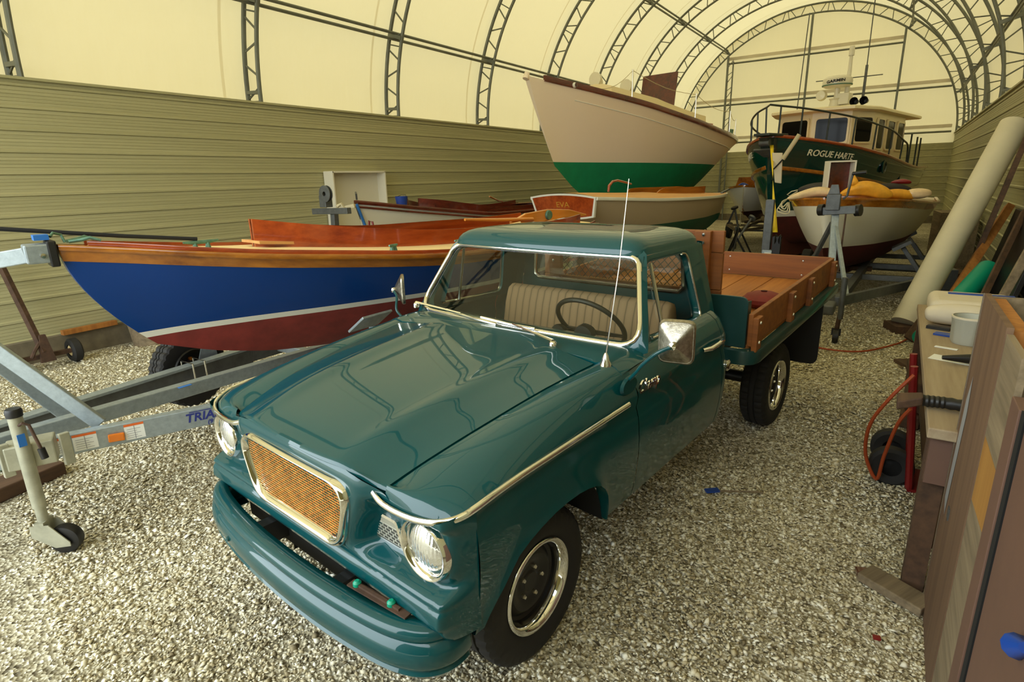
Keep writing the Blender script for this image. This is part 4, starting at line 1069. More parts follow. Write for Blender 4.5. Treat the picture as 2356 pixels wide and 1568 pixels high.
    for s in (-.12, .15):
        b = MB(); b.bar(J(.50, -.02+s*.42, .04+s*.9), J(.69, -.02+s*.42, .04+s*.9), .05, .03, (1, 0, 0)); b.build('mount_strap', 'jack_steel', T, smooth=False, bevel=.004)
    b = MB(); R3 = Matrix.Rotation(math.radians(-50), 3, 'Z')
    for s in (-.042, .042): b.prism([Vector(J(0))+R3 @ Vector((s, y, z)) for y, z in ((-.05, .20), (.05, .20), (.14, .085), (.14, .06), (.06, .055), (-.05, .13))], R3 @ Vector((.006, 0, 0)))
    b.bar(Vector(J(.17))-R3 @ Vector((.045, 0, 0)), Vector(J(.17))+R3 @ Vector((.045, 0, 0)), .09, .05, (0, 1, 0)); fk = b.build('jack_fork', 'jack_steel', j, smooth=False)
    b = MB(); b.lathe([(.02, -.03), (.06, -.032), (.08, -.028), (.085, -.015), (.085, .015), (.08, .028), (.06, .032), (.02, .03)], (0, 0, 0), 'x', 28); b.v = [tuple(Vector(J(.087))+R3 @ (Vector(p)+Vector((0, .095, 0)))) for p in b.v]; b.build('jack_wheel', 'black_steel', j, angle=40)
    return T
blue_trailer()
def rope_and_strap():
    t = tag(MB().tube([(-4.86, 3.0, .03), (-5.2, 2.5, .025), (-5.15, 1.9, .025), (-5.25, 1.4, .025), (-5.4, .9, .025), (-5.5, .4, .025)], .018, 8).build('rope', 'rope_green'), 'dark green rope lying on the gravel behind the trailer tongue', 'rope')
    t = tag(MB().tube([(-4.0, 2.13, 1.665), (-4.15, 1.75, 1.715), (-4.38, 1.2, 1.80), (-4.66, .45, 1.91)], .013, 8, flat=(1, 1.0)).build('tie_down_strap', 'black_strap'), 'black strap running from the bow cleat of the blue daysailer out past the trailer winch', 'strap')
    t = tag(MB().box((-4.92, 1.08, .05), (.22, .50, .10), Matrix.Rotation(.2, 3, 'Z')).build('timber_block', 'dark_timber', None, False, .01), 'dark heavy timber block on the gravel under the trailer tongue', 'timber')
rope_and_strap()

# ---------------------------------------------------------------- white skiff by the left wall
def skiff():
    T = thing('rowing_skiff', 'white rowing skiff with dark mahogany gunwales beside the left wall, bow to the wall box', 'boat'); place(T, (-6.55, 5.85), 1.5)
    H = Hull(4.75, I_([0, .08, .25, .5, .75, 1], [.02, .20, .48, .70, .68, .45]), I_([0, .25, .55, .8, 1], [1.765, 1.60, 1.46, 1.45, 1.52]), I_([0, .08, .3, .7, 1], [1.2, 1.02, .92, .92, 1.08]), I_([0, .1, .4, 1], [1.0, .85, .55, .6]), lambda z: .14*max(0, (1.765-z)/.6)**1.2, lambda z: .15*(z-1.4))
    H.bmax = .7
    H.band(T, 'hull', 'white_topside', None, None, 10); H.rail(T, 'gunwale', 'dark_mahogany', .05, .055, -.02); H.rail(T, 'rub_rail', 'dark_mahogany', .03, .03, -.085)
    hole = I_([.24, .3, .5, .8, .97], [.10, .36, .56, .53, .38]); hf = lambda t: hole(t) if .24 < t < .97 else 0
    H.deck(T, 'varnish_mahogany', .04, hf)
    H.coaming(T, 'dark_mahogany', hole, .24, .97, .03, .10, rise=lambda t: interp([.24, .32, .7, .97], [1.2, 1.1, .6, .5], t))
    H.band(T, 'inner_planking', 'dark_mahogany', None, lambda t: H.s(t)-.02, 6, off=-.03); H.transom(T, 'dark_mahogany')
    b = MB(); b.box((0, 2.6, 1.32), (1.2, .24, .03)); b.build('thwart', 'varnish_mahogany', T, smooth=False)
    b = MB(); b.tube([(0, .02, 1.78), (.02, .0, 1.86), (-.02, .03, 1.88)], .014, 8); b.tube([(0, -.01, 1.70), (0, .06, 1.50)], .012, 8); b.build('stem_fitting', 'dull_steel', T)
    b = MB(); b.tube([(.0, 3.6, 1.60), (.2, 3.2, 1.63), (.3, 2.8, 1.72)], .016, 8); b.build('tiller', 'varnish_teak', T)
    b = MB(); b.cyl((.03, -.015, 1.72), (.04, .1, 1.40), .02, 8); b.build('blue_tape', 'tape_blue', T)
    t = thing('bucket', 'small blue bucket standing on the foredeck of the white skiff', 'bucket', (-6.52, 6.75, 1.655)); b = MB(); b.lathe([(.08, 0), (.10, .14), (.092, .14), (.074, .01)], (0, 0, 0), 'z', 20); b.build('pail', 'blue_plastic', t)
    b = MB(); b.tube([(-.095, 0, .13), (-.05, .05, .16), (.05, .05, .16), (.095, 0, .13)], .004, 6); b.build('bail', 'black_steel', t)
    t = thing('boat_trailer', 'steel trailer with a winch under the white rowing skiff by the left wall', 'trailer', (-6.5, 5.3, 0))
    b = MB(); b.bar((0, -.6, .5), (.1, 5.2, .5), .08, .1); b.build('trailer_beam', 'dull_steel', t, smooth=False)
    b = MB(); b.bar((0, .05, .5), (0, .1, 1.62), .08, .08); wp = b.build('winch_post', 'dull_steel', t, smooth=False, bevel=.005)
    b = MB(); b.bar((-.40, .08, 1.64), (.42, .0, 1.66), .07, .08); b.build('crossbar', 'dull_steel', t, smooth=False, bevel=.005)
    b = MB(); b.bar((.22, .02, 1.68), (.40, .12, 1.72), .05, .05); b.tube([(.2, .0, 1.72), (.28, .0, 1.75), (.3, .05, 1.65)], .02, 6); b.build('rope_lashing', 'rope_white', t)
    b = MB(); b.box((-.10, .06, 1.78), (.13, .12, .16)); b.build('winch_bracket', 'dull_steel', wp, smooth=False, bevel=.006)
    b = MB(); b.lathe([(.03, -.03), (.11, -.025), (.11, -.015), (.05, -.012), (.05, .012), (.11, .015), (.11, .025), (.03, .03)], (-.01, .0, 1.88), 'y', 24); b.build('winch_drum', 'dull_steel', wp)
    for x in (-.8, .8):
        b = MB(); b.lathe([(.15, -.07), (.28, -.08), (.3, -.06), (.3, .06), (.28, .08), (.15, .07), (.1, .03), (.001, .03)], (x, 3.0, .3), 'x', 24); b.build('road_wheel', 'tyre_rubber', t)
    b = MB(); b.cyl((-.8, 3, .3), (.8, 3, .3), .03); b.build('axle', 'dull_steel', t)
    for y in (1.3, 3.6):
        b = MB(); b.bar((-.35, y, .72), (.45, y, .72), .1, .42); b.build('keel_bunk', 'dark_timber', t, smooth=False)
    t = thing('fuel_can', 'red plastic can seen between the white skiff and the blue daysailer', 'can', (-6.05, 5.55, .95)); b = MB(); b.box((0, 0, .25), (.18, .16, .5)); b.build('can_body', 'red_plastic', t, smooth=False, bevel=.03)
    b = MB(); b.tube([(.05, 0, .48), (.06, 0, .56), (.12, 0, .55), (.14, 0, .44)], .015, 8); b.build('can_handle', 'red_plastic', t)
    t = thing('sawhorse', 'low wooden trestle holding up the red can', 'trestle', (-6.05, 5.55, 0)); b = MB(); b.bar((-.2, 0, .92), (.2, 0, .92), .2, .06); b.build('trestle_top', 'dark_timber', t, smooth=False)
    for sx in (-.14, .14):
        for sy in (-.12, .12): b = MB(); b.bar((sx, sy, 0), (sx*.7, sy*.4, .9), .05, .05); b.build('leg', 'dark_timber', t, smooth=False)
skiff()

# ---------------------------------------------------------------- launch with the lettered transom, stern to the viewer
def launch():
    T = thing('motor_launch', 'grey primed launch with a plywood deck and mahogany transom, stern toward the truck', 'boat')
    hd = 12; L = 5.65; bow = (-4.51+L*math.sin(math.radians(hd)), 8.3+L*math.cos(math.radians(hd)))
    T.location = (bow[0], bow[1], 0); T.rotation_euler = (0, 0, -math.radians(hd+180))
    H = Hull(L, I_([0, .05, .15, .35, .6, .85, 1], [.03, .17, .42, .74, .84, .78, .68]), I_([0, .3, .65, 1], [1.60, 1.60, 1.625, 1.715]), I_([0, .08, .25, .55, .8, 1], [1.05, .86, .74, .78, 1.05, 1.38]), I_([0, .15, .4, .8, 1], [1.1, .75, .42, .26, .22]), lambda z: .30*max(0, (1.6-z)/.6)**1.2, lambda z: -.20*(1.7-z))
    H.bmax = .8
    wl = lambda t: interp([0, .5, 1], [1.17, 1.19, 1.18], t)
    H.band(T, 'hull_bottom', 'dark_green_bottom', None, wl, 8); H.band(T, 'topside', 'primer_grey', wl, None, 8)
    H.rail(T, 'rub_rail', 'white_stripe', .04, .05, -.02)
    hole = I_([.22, .30, .42, .56, .60], [.05, .34, .40, .36, .30]); hf = lambda t: hole(t) if .22 < t < .60 else 0
    H.deck(T, 'plywood_deck', .09, hf)
    H.coaming(T, 'varnish_teak', hole, .22, .60, .06, .11, rise=lambda t: interp([.22, .28, .5, .58, .60], [.5, 1.1, 1.1, .9, .3], t))
    b = MB(); rows = [[Vector((hole(t)*j/3, H.sheer(t).y, 1.25)) for j in range(-3, 4)] for t in [.23+.37*i/12 for i in range(13)]]; b.grid(rows); b.build('cockpit_sole', 'plywood_deck', T)
    # framed transom
    y1 = L; tb = [H.pt(1, 1.385+.33*j/10, s) for s, js in ((1, range(11)), (-1, range(10, -1, -1))) for j in js]
    def tp(x, z): return Vector((x, L-.20*(1.7-z)+.012, z))
    crown = lambda x: 1.715+.055*(1-(x/.68)**2)
    oc = [(-.68, 1.715)]+[(x/10*.68, crown(x/10*.68)) for x in range(-9, 10)]+[(.68, 1.715), (.60, 1.41)]+[(x/10*.60, 1.41-.05*(1-(x/10)**2)) for x in range(9, -10, -1)]+[(-.60, 1.41)]
    ic = [(x*.945, 1.565+(z-1.565)*.86) for x, z in oc]
    b = MB(); b.loft([[tp(x, z)-Vector((0, .03, 0)) for x, z in oc], [tp(x, z)+Vector((0, .012, 0)) for x, z in oc], [tp(x, z)+Vector((0, .012, 0)) for x, z in ic], [tp(x, z) for x, z in ic]], True, False)
    tr = b.build('transom_frame', 'white_stripe', T, angle=40)
    b = MB(); b.add([tp(x, z)+Vector((0, .003, 0)) for x, z in ic], [tuple(range(len(ic)))]); b.build('transom_panel', 'varnish_mahogany', tr, smooth=False)
    Mx = Matrix(((-1, 0, 0, 0), (0, .2, 1, 0), (0, 1, 0, 0), (0, 0, 0, 1))); Mx.translation = tp(.0, 1.555)+Vector((0, .006, 0))
    text('transom_name', 'EVA', .125, 'lettering_gold', Mx, tr, .002, 0, 1.25, -.002, 'CENTER')
    b = MB(); b.tube([(-.05, 4.5, 1.76), (-.05, 4.48, 1.86), (-.02, 4.35, 1.925), (.05, 4.1, 1.945), (.1, 3.75, 1.90), (.13, 3.55, 1.87)], [.02, .024, .022, .02, .018, .014], 8); b.build('tiller', 'varnish_mahogany', T)
    b = MB(); b.bar((-.66, 1.55, 1.645), (-.50, .9, 1.70), .04, .025); b.build('batten', 'dull_steel', T, smooth=False)
    # stand
    t = thing('boat_cradle', 'dark timber cradle under the primed grey launch', 'cradle', (-4.0, 10.5, 0))
    for y in (-1.3, 1.6):
        b = MB(); b.bar((-.5+.2*y, y, .38), (.6+.2*y, y, .38), .12, .70); b.build('cross_timber', 'dark_timber', t, smooth=False)
launch()

# ---------------------------------------------------------------- white sailing yacht with the green bottom
def sailboat():
    T = thing('sailing_yacht', 'large white wooden sailboat with green bottom paint propped high on stands', 'boat'); place(T, (-6.2, 10.0), 8.5)
    H = Hull(8.3, I_([0, .05, .15, .35, .55, .75, .9, 1], [.05, .24, .66, 1.22, 1.42, 1.36, 1.12, .80]), I_([0, .2, .5, .8, 1], [3.87, 3.56, 3.17, 2.93, 2.86]), I_([0, .07, .16, .3, .45, .7, .88, 1], [2.25, 1.75, 1.45, 1.28, 1.2, 1.35, 1.9, 2.45]), I_([0, .12, .35, .7, 1], [1.25, .95, .62, .52, .55]), lambda z: .78*max(0, (3.87-z)/1.5)**1.1, lambda z: .35*(z-2.6))
    H.bmax = 1.4
    wl = lambda t: 2.33-.10*t
    H.band(T, 'hull_bottom', 'green_bottom', None, wl, 10); H.band(T, 'topside', 'sail_hull_white', wl, None, 12)
    b = MB()
    for s in (1, -1): b.tube([H.pt(t, H.s(t)-.23, s, .004) for t in [.10+.84*i/30 for i in range(31)]], .010, 6)
    b.build('cove_line', 'white_stripe', T)
    H.rail(T, 'toe_rail', 'dark_mahogany', .05, .11, .03, .035, 1.0); H.deck(T, 'cream_deck', .10); H.transom(T, 'sail_hull_white')
    b = MB(); b.tube([H.sheer(.0, 1, .0)+Vector((-.05, -.03, -.05)), H.sheer(0, 1, .06)+Vector((-.05, .02, 0))], [.06, .05], 10); b.build('stem_cap', 'sail_hull_white', T)
    b = MB(); b.lathe([(.04, -.04), (.055, 0), (.04, .04)], H.sheer(.10, 1, .03)+Vector((.01, 0, 0)), 'x', 14); b.build('hawse_hole', 'white_stripe', T)
    # trunk cabin
    def cabin(t0, t1, w, h0, h1, name, mat):
        b = MB(); rings = []
        for k in range(13):
            t = t0+(t1-t0)*k/12; y = H.sheer(t).y; z = H.s(t)+.05; hh = h0+(h1-h0)*k/12; ww = w*min(1, .55+1.4*(k/12)) if k < 5 else w
            rings.append([Vector((-ww, y, z-.1)), Vector((-ww*.96, y, z+hh)), Vector((-ww*.5, y, z+hh+.06)), Vector((0, y, z+hh+.08)), Vector((ww*.5, y, z+hh+.06)), Vector((ww*.96, y, z+hh)), Vector((ww, y, z-.1))])
        b.loft(rings, True, True); return b.build(name, mat, T, angle=30)
    cabin(.26, .74, .82, .34, .44, 'trunk_cabin', 'cabin_cream')
    for s in (1, -1):
        for t in (.47, .54, .61, .67):
            b = MB(); c = H.sheer(t); b.lathe([(.10, 0), (.10, .02), (.07, .02), (.07, .0)], (s*.80, c.y, H.s(t)+.20), 'x', 18); b.v = [(x, c.y+(y-c.y)*1.5, z) for x, y, z in b.v]; pl = b.build('port_light', 'bronze_patina', T)
    b = MB(); b.box((0, H.sheer(.44).y, H.s(.44)+.50), (.8, .75, .10)); b.build('companion_hatch', 'varnish_mahogany', T, smooth=False, bevel=.02)
    b = MB(); y = 4.55; R = Matrix.Rotation(math.radians(-10), 3, 'X'); b.box((.30, y, 3.95), (.92, .035, .82), R); b.build('open_hatch_lid', 'dark_mahogany', T, smooth=False, bevel=.01)
    b = MB()
    for s in (.35, -.35): b.tube([(s, H.sheer(.41).y, H.s(.41)+.50), (s, H.sheer(.48).y, H.s(.48)+.60), (s, H.sheer(.66).y, H.s(.66)+.62), (s, H.sheer(.69).y, H.s(.69)+.50)], .018, 8)
    b.build('grab_rail', 'stainless', T)
    for x, t in ((-.1, .30), (.25, .385)):
        c = Vector((x, H.sheer(t).y, H.s(t)+.32)); b = MB()
        b.tube([c, c+Vector((0, 0, .14)), c+Vector((.0, -.03, .26)), c+Vector((.0, -.12, .33)), c+Vector((0, -.19, .33))], [.075, .08, .10, .14, .15], 14); b.build('cowl_vent', 'white_topside', T)
    st = []
    for t in (.26, .52, .80, .99):
        for s in (1, -1):
            p = H.sheer(t, s, .02, -.08); b = MB(); b.cyl(p, p+Vector((0, 0, .62)), .016, 8); b.build('stanchion', 'stainless', T); st.append((t, s, p+Vector((0, 0, .6))))
    for s in (1, -1):
        b = MB(); pts = []
        q = [p for t, s2, p in st if s2 == s]
        q = [H.sheer(.17, s, .1, -.08)]+q
        for i in range(len(q)-1):
            for k in range(6):
                f = k/6; p = q[i].lerp(q[i+1], f); p.z -= .10*math.sin(math.pi*f); pts.append(p)
        pts.append(q[-1]); b.tube(pts, .006, 5); b.build('lifeline', 'rope_white', T)
    b = MB(); c = H.sheer(.80); b.box((.0, c.y, H.s(.8)+.25), (1.1, 1.1, .34)); b.build('cockpit_box', 'varnish_mahogany', T, smooth=False, bevel=.02)
    b = MB(); c = H.sheer(.93, 1, .15, -.2); b.lathe([(.09, 0), (.06, .05), (.07, .16), (.001, .18)], c, 'z', 14); b.build('winch', 'bronze_patina', T)
    b = MB(); b.prism([(-.09, 3.6, 1.35), (-.09, 7.8, 1.45), (-.09, 7.3, .30), (-.09, 4.6, .30)], (.18, 0, 0)); b.build('keel', 'green_bottom', T, smooth=False, bevel=.05)
    b = MB(); b.box((0, 6.0, .15), (.3, 3.2, .30)); tag(T, None)
    tb = thing('keel_blocks', 'stack of dark timbers under the keel of the white sailboat', 'timber', (-5.4, 16.0, 0)); b = MB(); b.box((0, 0, .15), (.5, 2.6, .29), Matrix.Rotation(-.148, 3, 'Z')); b.build('timber_stack', 'dark_timber', tb, smooth=False, bevel=.01)
    return T, H
sail, sailH = sailboat()
def jack_stand(loc, h, lean, label, pad='red_plastic'):
    t = thing('jack_stand', label, 'stand', loc, group='boat stands'); top = Vector((lean[0], lean[1], h))
    for k in range(3):
        a = 2*math.pi*k/3+.4; b = MB(); b.cyl((.42*math.cos(a), .42*math.sin(a), .02), (0, 0, h*.66), .02, 8); b.build('leg', 'black_steel', t)
    b = MB()
    for k in range(3): a = 2*math.pi*k/3+.4; c = a+2*math.pi/3; b.cyl((.30*math.cos(a), .30*math.sin(a), h*.2), (.30*math.cos(c), .30*math.sin(c), h*.2), .012, 6)
    b.build('brace_ring', 'black_steel', t)
    b = MB(); b.cyl((0, 0, h*.6), top, .024, 8); b.build('screw', 'dull_steel', t)
    b = MB(); d = Vector((lean[0], lean[1], .35)).normalized(); b.cyl(top, top+d*.04, .08, 10, .08); b.build('pad', pad, t)
jack_stand((-4.30, 14.9, 0), 1.45, (-.30, 0), 'black tripod stand propping the near quarter of the white sailboat')
jack_stand((-4.70, 16.6, 0), 1.75, (-.25, 0), 'black tripod stand under the stern of the white sailboat')
jack_stand((-4.55, 13.9, 0), 1.40, (-.3, 0), 'tripod stand with a red pad against the green bottom above the launch cockpit')

# ---------------------------------------------------------------- dark green tug
def tug():
    T = thing('tugboat', 'dark green pleasure tug with cream wheelhouse and white bow lettering', 'boat'); place(T, (-2.45, 13.5), 12); T.location.z = -.20
    H = Hull(8.4, I_([0, .04, .10, .22, .4, .65, .88, 1], [.07, .42, .80, 1.22, 1.44, 1.46, 1.36, 1.22]), I_([0, .15, .45, .75, 1], [2.92, 2.72, 2.42, 2.22, 2.24]), I_([0, .05, .15, .5, .85, 1], [1.0, .72, .58, .52, .6, .8]), I_([0, .06, .15, .35, .7, 1], [.9, .62, .44, .32, .28, .26]), lambda z: .40*max(0, (2.92-z)/2.0)**1.1)
    H.bmax = 1.4
    wl = lambda t: 1.27-.08*t
    H.band(T, 'hull_bottom', 'maroon_bottom', None, wl, 8); H.band(T, 'boot_stripe', 'white_stripe', wl, lambda t: wl(t)+.13, 2); H.band(T, 'topside', 'tug_green', lambda t: wl(t)+.13, None, 12)
    H.rail(T, 'gunwale_cap', 'varnish_mahogany', .09, .06, .02); H.deck(T, 'plywood_deck', .06, dz=-.05); H.transom(T, 'tug_green')
    b = MB()
    for s in (1, -1):
        rings = []
        for i in range(31):
            t = .005+.96*(i/30)**1.15; z = H.s(t)-.60+.10*t; p = H.pt(t, z, s)
            rings.append([p+Vector((s*e, 0, d)) for e, d in ((-.02, -.045), (.035, -.035), (.045, 0), (.035, .035), (-.02, .045))])
        b.loft(rings, True, True)
    b.build('rub_strake', 'varnish_teak', T, angle=50)
    # anchor roller / bow platform
    b = MB(); b.prism([(-.16, -.42, 2.93), (.16, -.42, 2.93), (.26, .30, 2.93), (-.26, .30, 2.93)], (0, 0, .05)); b.build('bow_platform', 'rail_green', T, smooth=False, bevel=.01)
    b = MB(); b.prism([(-.09, .0, 2.90), (-.09, -.32, 2.90), (-.09, -.15, 2.62), (-.09, .05, 2.55)], (.18, 0, 0)); b.build('bow_bracket', 'rail_green', T, smooth=False, bevel=.01)
    b = MB(); b.tube([(-.1, -.22, 2.80), (.1, -.22, 2.80)], .07, 12); b.build('anchor_roller', 'dull_steel', T)
    b = MB(); b.prism([(-.22, -.24, 2.66), (.22, -.24, 2.66), (.08, -.02, 2.52), (-.08, -.02, 2.52)], (0, .03, .03)); b.build('anchor_fluke', 'dull_steel', T, smooth=False)
    # bow letters wrapped on the hull sides
    def wrap(side, tS, z0, slope):
        def f(c):
            y = tS+c.x*(1 if side > 0 else -1)
            lo, hi = 0.0, 1.0; z = z0+c.y+slope*c.x
            for _ in range(30):
                m = (lo+hi)/2
                if H.pt(m, z, side).y < y: lo = m
                else: hi = m
            p = H.pt(lo, z, side); return p+Vector((side*(.012+c.z), -.006, 0))
        return f
    text('bow_name', 'ROGUE HARTE', .172, 'lettering_cream', Matrix(), T, .002, 0, .95, .002, bend=wrap(1, .60, 2.54, -.10))
    text('bow_name', 'ROGUE HARTE', .172, 'lettering_cream', Matrix(), T, .002, 0, .95, .002, bend=wrap(-1, 1.75, 2.43, .10))
    # wheelhouse: cambered front, windows cut as dark panes with cream frames
    zf = lambda y: interp([1.9, 3, 6, 7], [2.52, 2.46, 2.25, 2.2], y)
    plan = [(-1.02, 3.15), (-.76, 2.36), (.04, 2.18), (.84, 2.36), (1.10, 3.15), (1.10, 5.9), (-1.02, 5.9)]
    ztop = 3.52
    b = MB(); rings = [[Vector((x*f, y0+(1-f)*.6, z)) for x, y0 in plan] for z, f in ((2.1, 1.0), (ztop, .97))]
    b.loft(rings, True, True); cab = b.build('wheelhouse', 'cabin_cream', T, smooth=False)
    def pane(p0, p1, z0, z1, a0, a1, name='window'):
        p0, p1 = Vector((*p0, 0)), Vector((*p1, 0)); d = (p1-p0); n = Vector((d.y, -d.x, 0)).normalized(); W2 = d.length
        fs = lambda a, z, e: p0+d*a+n*e+Vector((0, 0, z))
        F = rounded([(a0, z0), (a1, z0), (a1, z1), (a0, z1)], .06, 4); 
        def rr(g): return [Vector((a0+.0, 0))*0+Vector(((q.x), q.y)) for q in rounded([(a0*W2+g, z0+g), (a1*W2-g, z0+g), (a1*W2-g, z1-g), (a0*W2+g, z1-g)], .07, 4)]
        o, i = rr(0), rr(.04); P = lambda q, e: p0+d.normalized()*q.x+n*e+Vector((0, 0, q.y))
        b = MB(); b.loft([[P(q, -.01) for q in o], [P(q, .03) for q in o], [P(q, .03) for q in i], [P(q, .005) for q in i]], True, False); w = b.build(name, 'cabin_cream', cab, angle=40)
        return w, [P(q, .012) for q in i]
    def win(p0, p1, z0, z1, a0, a1):
        pl = [Vector(p) for p in plan]
        w, loop = pane(p0, p1, z0, z1, a0, a1)
        b = MB(); b.add(loop, [tuple(range(len(loop)))]); b.build('window_pane', 'dark_glass', cab, smooth=False)
    k = .985
    P = [(x*k, y) for x, y in plan]
    sc = lambda p: (p[0]*.99, p[1])
    win(sc(plan[1]), sc(plan[2]), 2.80, 3.40, .06, .95); win(sc(plan[2]), sc(plan[3]), 2.80, 3.40, .07, .95)
    win(sc(plan[0]), sc(plan[1]), 2.80, 3.40, .10, .90); win(sc(plan[3]), sc(plan[4]), 2.80, 3.40, .10, .90)
    for a0, a1 in ((.06, .28), (.36, .62), (.70, .95)): win(sc(plan[4]), sc(plan[5]), 2.66, 3.38, a0, a1)
    for a0, a1 in ((.06, .28), (.36, .62), (.70, .95)): win(sc(plan[6]), sc(plan[0]), 2.66, 3.38, a0, a1)
    rp = [(-1.14, 3.0), (-.86, 2.08), (.04, 1.88), (.94, 2.08), (1.22, 3.0), (1.22, 6.9), (-1.14, 6.9)]
    b = MB(); b.loft([[Vector((x*f, 4.3+(y-4.3)*f, z)) for x, y in rp] for f, z in ((.97, ztop-.02), (1, ztop), (1, ztop+.05), (.96, ztop+.08), (.5, ztop+.16), (.05, ztop+.18))], True, True); rf = b.build('wheelhouse_roof', 'cabin_cream', T, angle=30)
    before = set(T.children)
    gear_now = lambda: [o_ for o_ in T.children if o_ not in before]
    # roof gear
    zr = ztop+.14
    b = MB(); b.lathe([(.12, 0), (.10, .14), (.13, .18), (.001, .18)], (-.05, 2.9, zr), 'z', 16); b.box((.10, 3.0, zr+.16), (.30, .3, .24)); b.build('mast_base', 'white_topside', T, angle=30)
    b = MB(); b.lathe([(.001, .0), (.24, .01), (.30, .05), (.315, .13), (.30, .20), (.24, .245), (.1, .27), (.001, .275)], (-.02, 2.85, zr+.40), 'z', 36); rad = b.build('radar_dome', 'white_topside', T)
    b = MB(); b.lathe([(.30, .045), (.319, .07), (.316, .05)], (-.02, 2.85, zr+.40), 'z', 36); b.build('radar_band', 'bronze_patina', rad)
    b = MB(); b.cyl((-.02, 2.9, zr+.15), (-.02, 2.9, zr+.42), .06, 12); b.build('radar_pedestal', 'white_topside', rad)
    def bend(c):
        a = c.x/.322; a0 = math.radians(-92+12); th = a0+a; r = .318+.004; return Vector((-.02+r*math.cos(th), 2.85+r*math.sin(th), zr+.40+.10+c.y+.02*a))
    text('radar_lettering', 'GARMIN', .085, 'lettering_black', Matrix(), rad, .002, 0, 1.25, .003, 'CENTER', bend=bend)
    b = MB(); b.cyl((.16, 3.0, zr+.3), (.16, 3.0, zr+1.10), .055, 10, .035); b.lathe([(.06, 0), (.06, .12), (.05, .2)], (.16, 3.0, zr+1.08), 'z', 12); b.build('light_mast', 'white_topside', T)
    b = MB(); b.cyl((.48, 3.1, zr), (.48, 3.1, zr+.85), .03, 8); b.cyl((.48, 3.1, zr+.8), (.44, 3.2, zr+2.9), .012, 6); b.build('whip_aerial', 'dull_steel', T)
    b = MB(); b.cyl((-1.0, 3.2, zr-.1), (-.93, 3.2, zr+2.2), .012, 6); b.build('side_aerial', 'dull_steel', T)
    b = MB(); b.cyl((-.55, 3.0, zr+.62), (.8, 3.2, zr+.62), .012, 6); b.build('yard_arm', 'dull_steel', T)
    for x, y in ((-.30, 2.75), ):
        b = MB(); b.lathe([(.001, -.1), (.10, -.09), (.12, .0), (.10, .08), (.001, .1)], (x, y, zr+.26), 'y', 16); b.build('searchlight', 'white_topside', T)
    for x in (.42, .62): b = MB(); b.lathe([(.09, -.12), (.075, -.1), (.05, .1), (.001, .12)], (x, 2.8, zr+.06), 'y', 14); b.build('horn', 'black_steel', T)
    for o_ in gear_now(): o_.location.x = .30
    # bow rail
    ts = [.012, .05, .11, .19, .29, .40, .52]
    for s in (1, -1):
        top = []
        for i, t in enumerate(ts):
            p = H.sheer(t, s, .03, -.05); hgt = .58-.08*(i > 5)
            q = p+Vector((s*.02, -.03 if i < 2 else 0, hgt)); top.append(q)
            b = MB(); b.cyl(p, q, .018, 8); b.build('rail_post', 'rail_green', T)
        e = H.sheer(.60, s, .05, -.05); path = top[:]+[e+Vector((0, -.12, .45)), e+Vector((0, -.02, .2)), e]
        b = MB(); P2 = []
        for i in range(len(path)-1):
            for k2 in range(4):
                f = k2/4; p0, p1, p2, p3 = path[max(0, i-1)], path[i], path[i+1], path[min(len(path)-1, i+2)]
                P2.append(.5*((2*p1)+(p2-p0)*f+(2*p0-5*p1+4*p2-p3)*f*f+(3*p1-p0-3*p2+p3)*f**3))
        P2.append(path[-1]); b.tube(P2, .021, 8); b.build('bow_rail', 'rail_green', T)
        for t in (.62, .70, .76):
            p = H.sheer(t, s, .03, -.05); b = MB(); b.cyl(p, p+Vector((0, 0, .75)), .02, 8); b.build('rail_post', 'rail_green', T)
    b = MB(); b.tube([H.sheer(.012, 1, .61, -.05)+Vector((.02, -.03, 0)), Vector((.0, -.12, 3.54)), H.sheer(.012, -1, .61, -.05)+Vector((-.02, -.03, 0))], .021, 8); b.build('rail_nose', 'rail_green', T)
    # portholes
    for s in (1, -1):
        for t, z, a in ((.37, 2.28, .0), ):
            p = H.pt(t, z, s); b = MB(); b.lathe([(.15, 0), (.16, .03), (.12, .04), (.11, .02)], (p.x, p.y, p.z), 'x', 24); b.v = [(p.x+s*abs(x-p.x), y, z) for x, y, z in b.v]; w = b.build('porthole', 'tug_green', T); b = MB(); b.lathe([(.11, .022), (.001, .022)], (p.x, p.y, p.z), 'x', 24); b.v = [(p.x+s*abs(x-p.x), y, z) for x, y, z in b.v]; b.build('port_glass', 'dark_glass', w)
        p = H.pt(.60, 1.93, s); b = MB(); b.prism([(p.x, p.y-.35, p.z-.17), (p.x, p.y+.35, p.z-.17), (p.x, p.y+.35, p.z+.17), (p.x, p.y-.35, p.z+.17)], (s*.03, 0, 0)); b.build('hull_hatch', 'tug_green', T, smooth=False, bevel=.02)
    b = MB(); b.prism([(-.12, .7, .295), (-.12, 7.6, .295), (-.12, 7.6, .7), (-.12, .9, .8)], (.24, 0, 0)); b.build('keel', 'maroon_bottom', T, smooth=False)
    tb = thing('keel_blocks', 'stack of dark timbers under the keel of the green tug', 'timber', (-1.6, 17.4, 0)); b = MB(); b.box((0, 0, .045), (.5, 3.4, .09), Matrix.Rotation(-.21, 3, 'Z')); b.build('timber_stack', 'dark_timber', tb, smooth=False, bevel=.01)
    return T, H
tugT, tugH = tug()
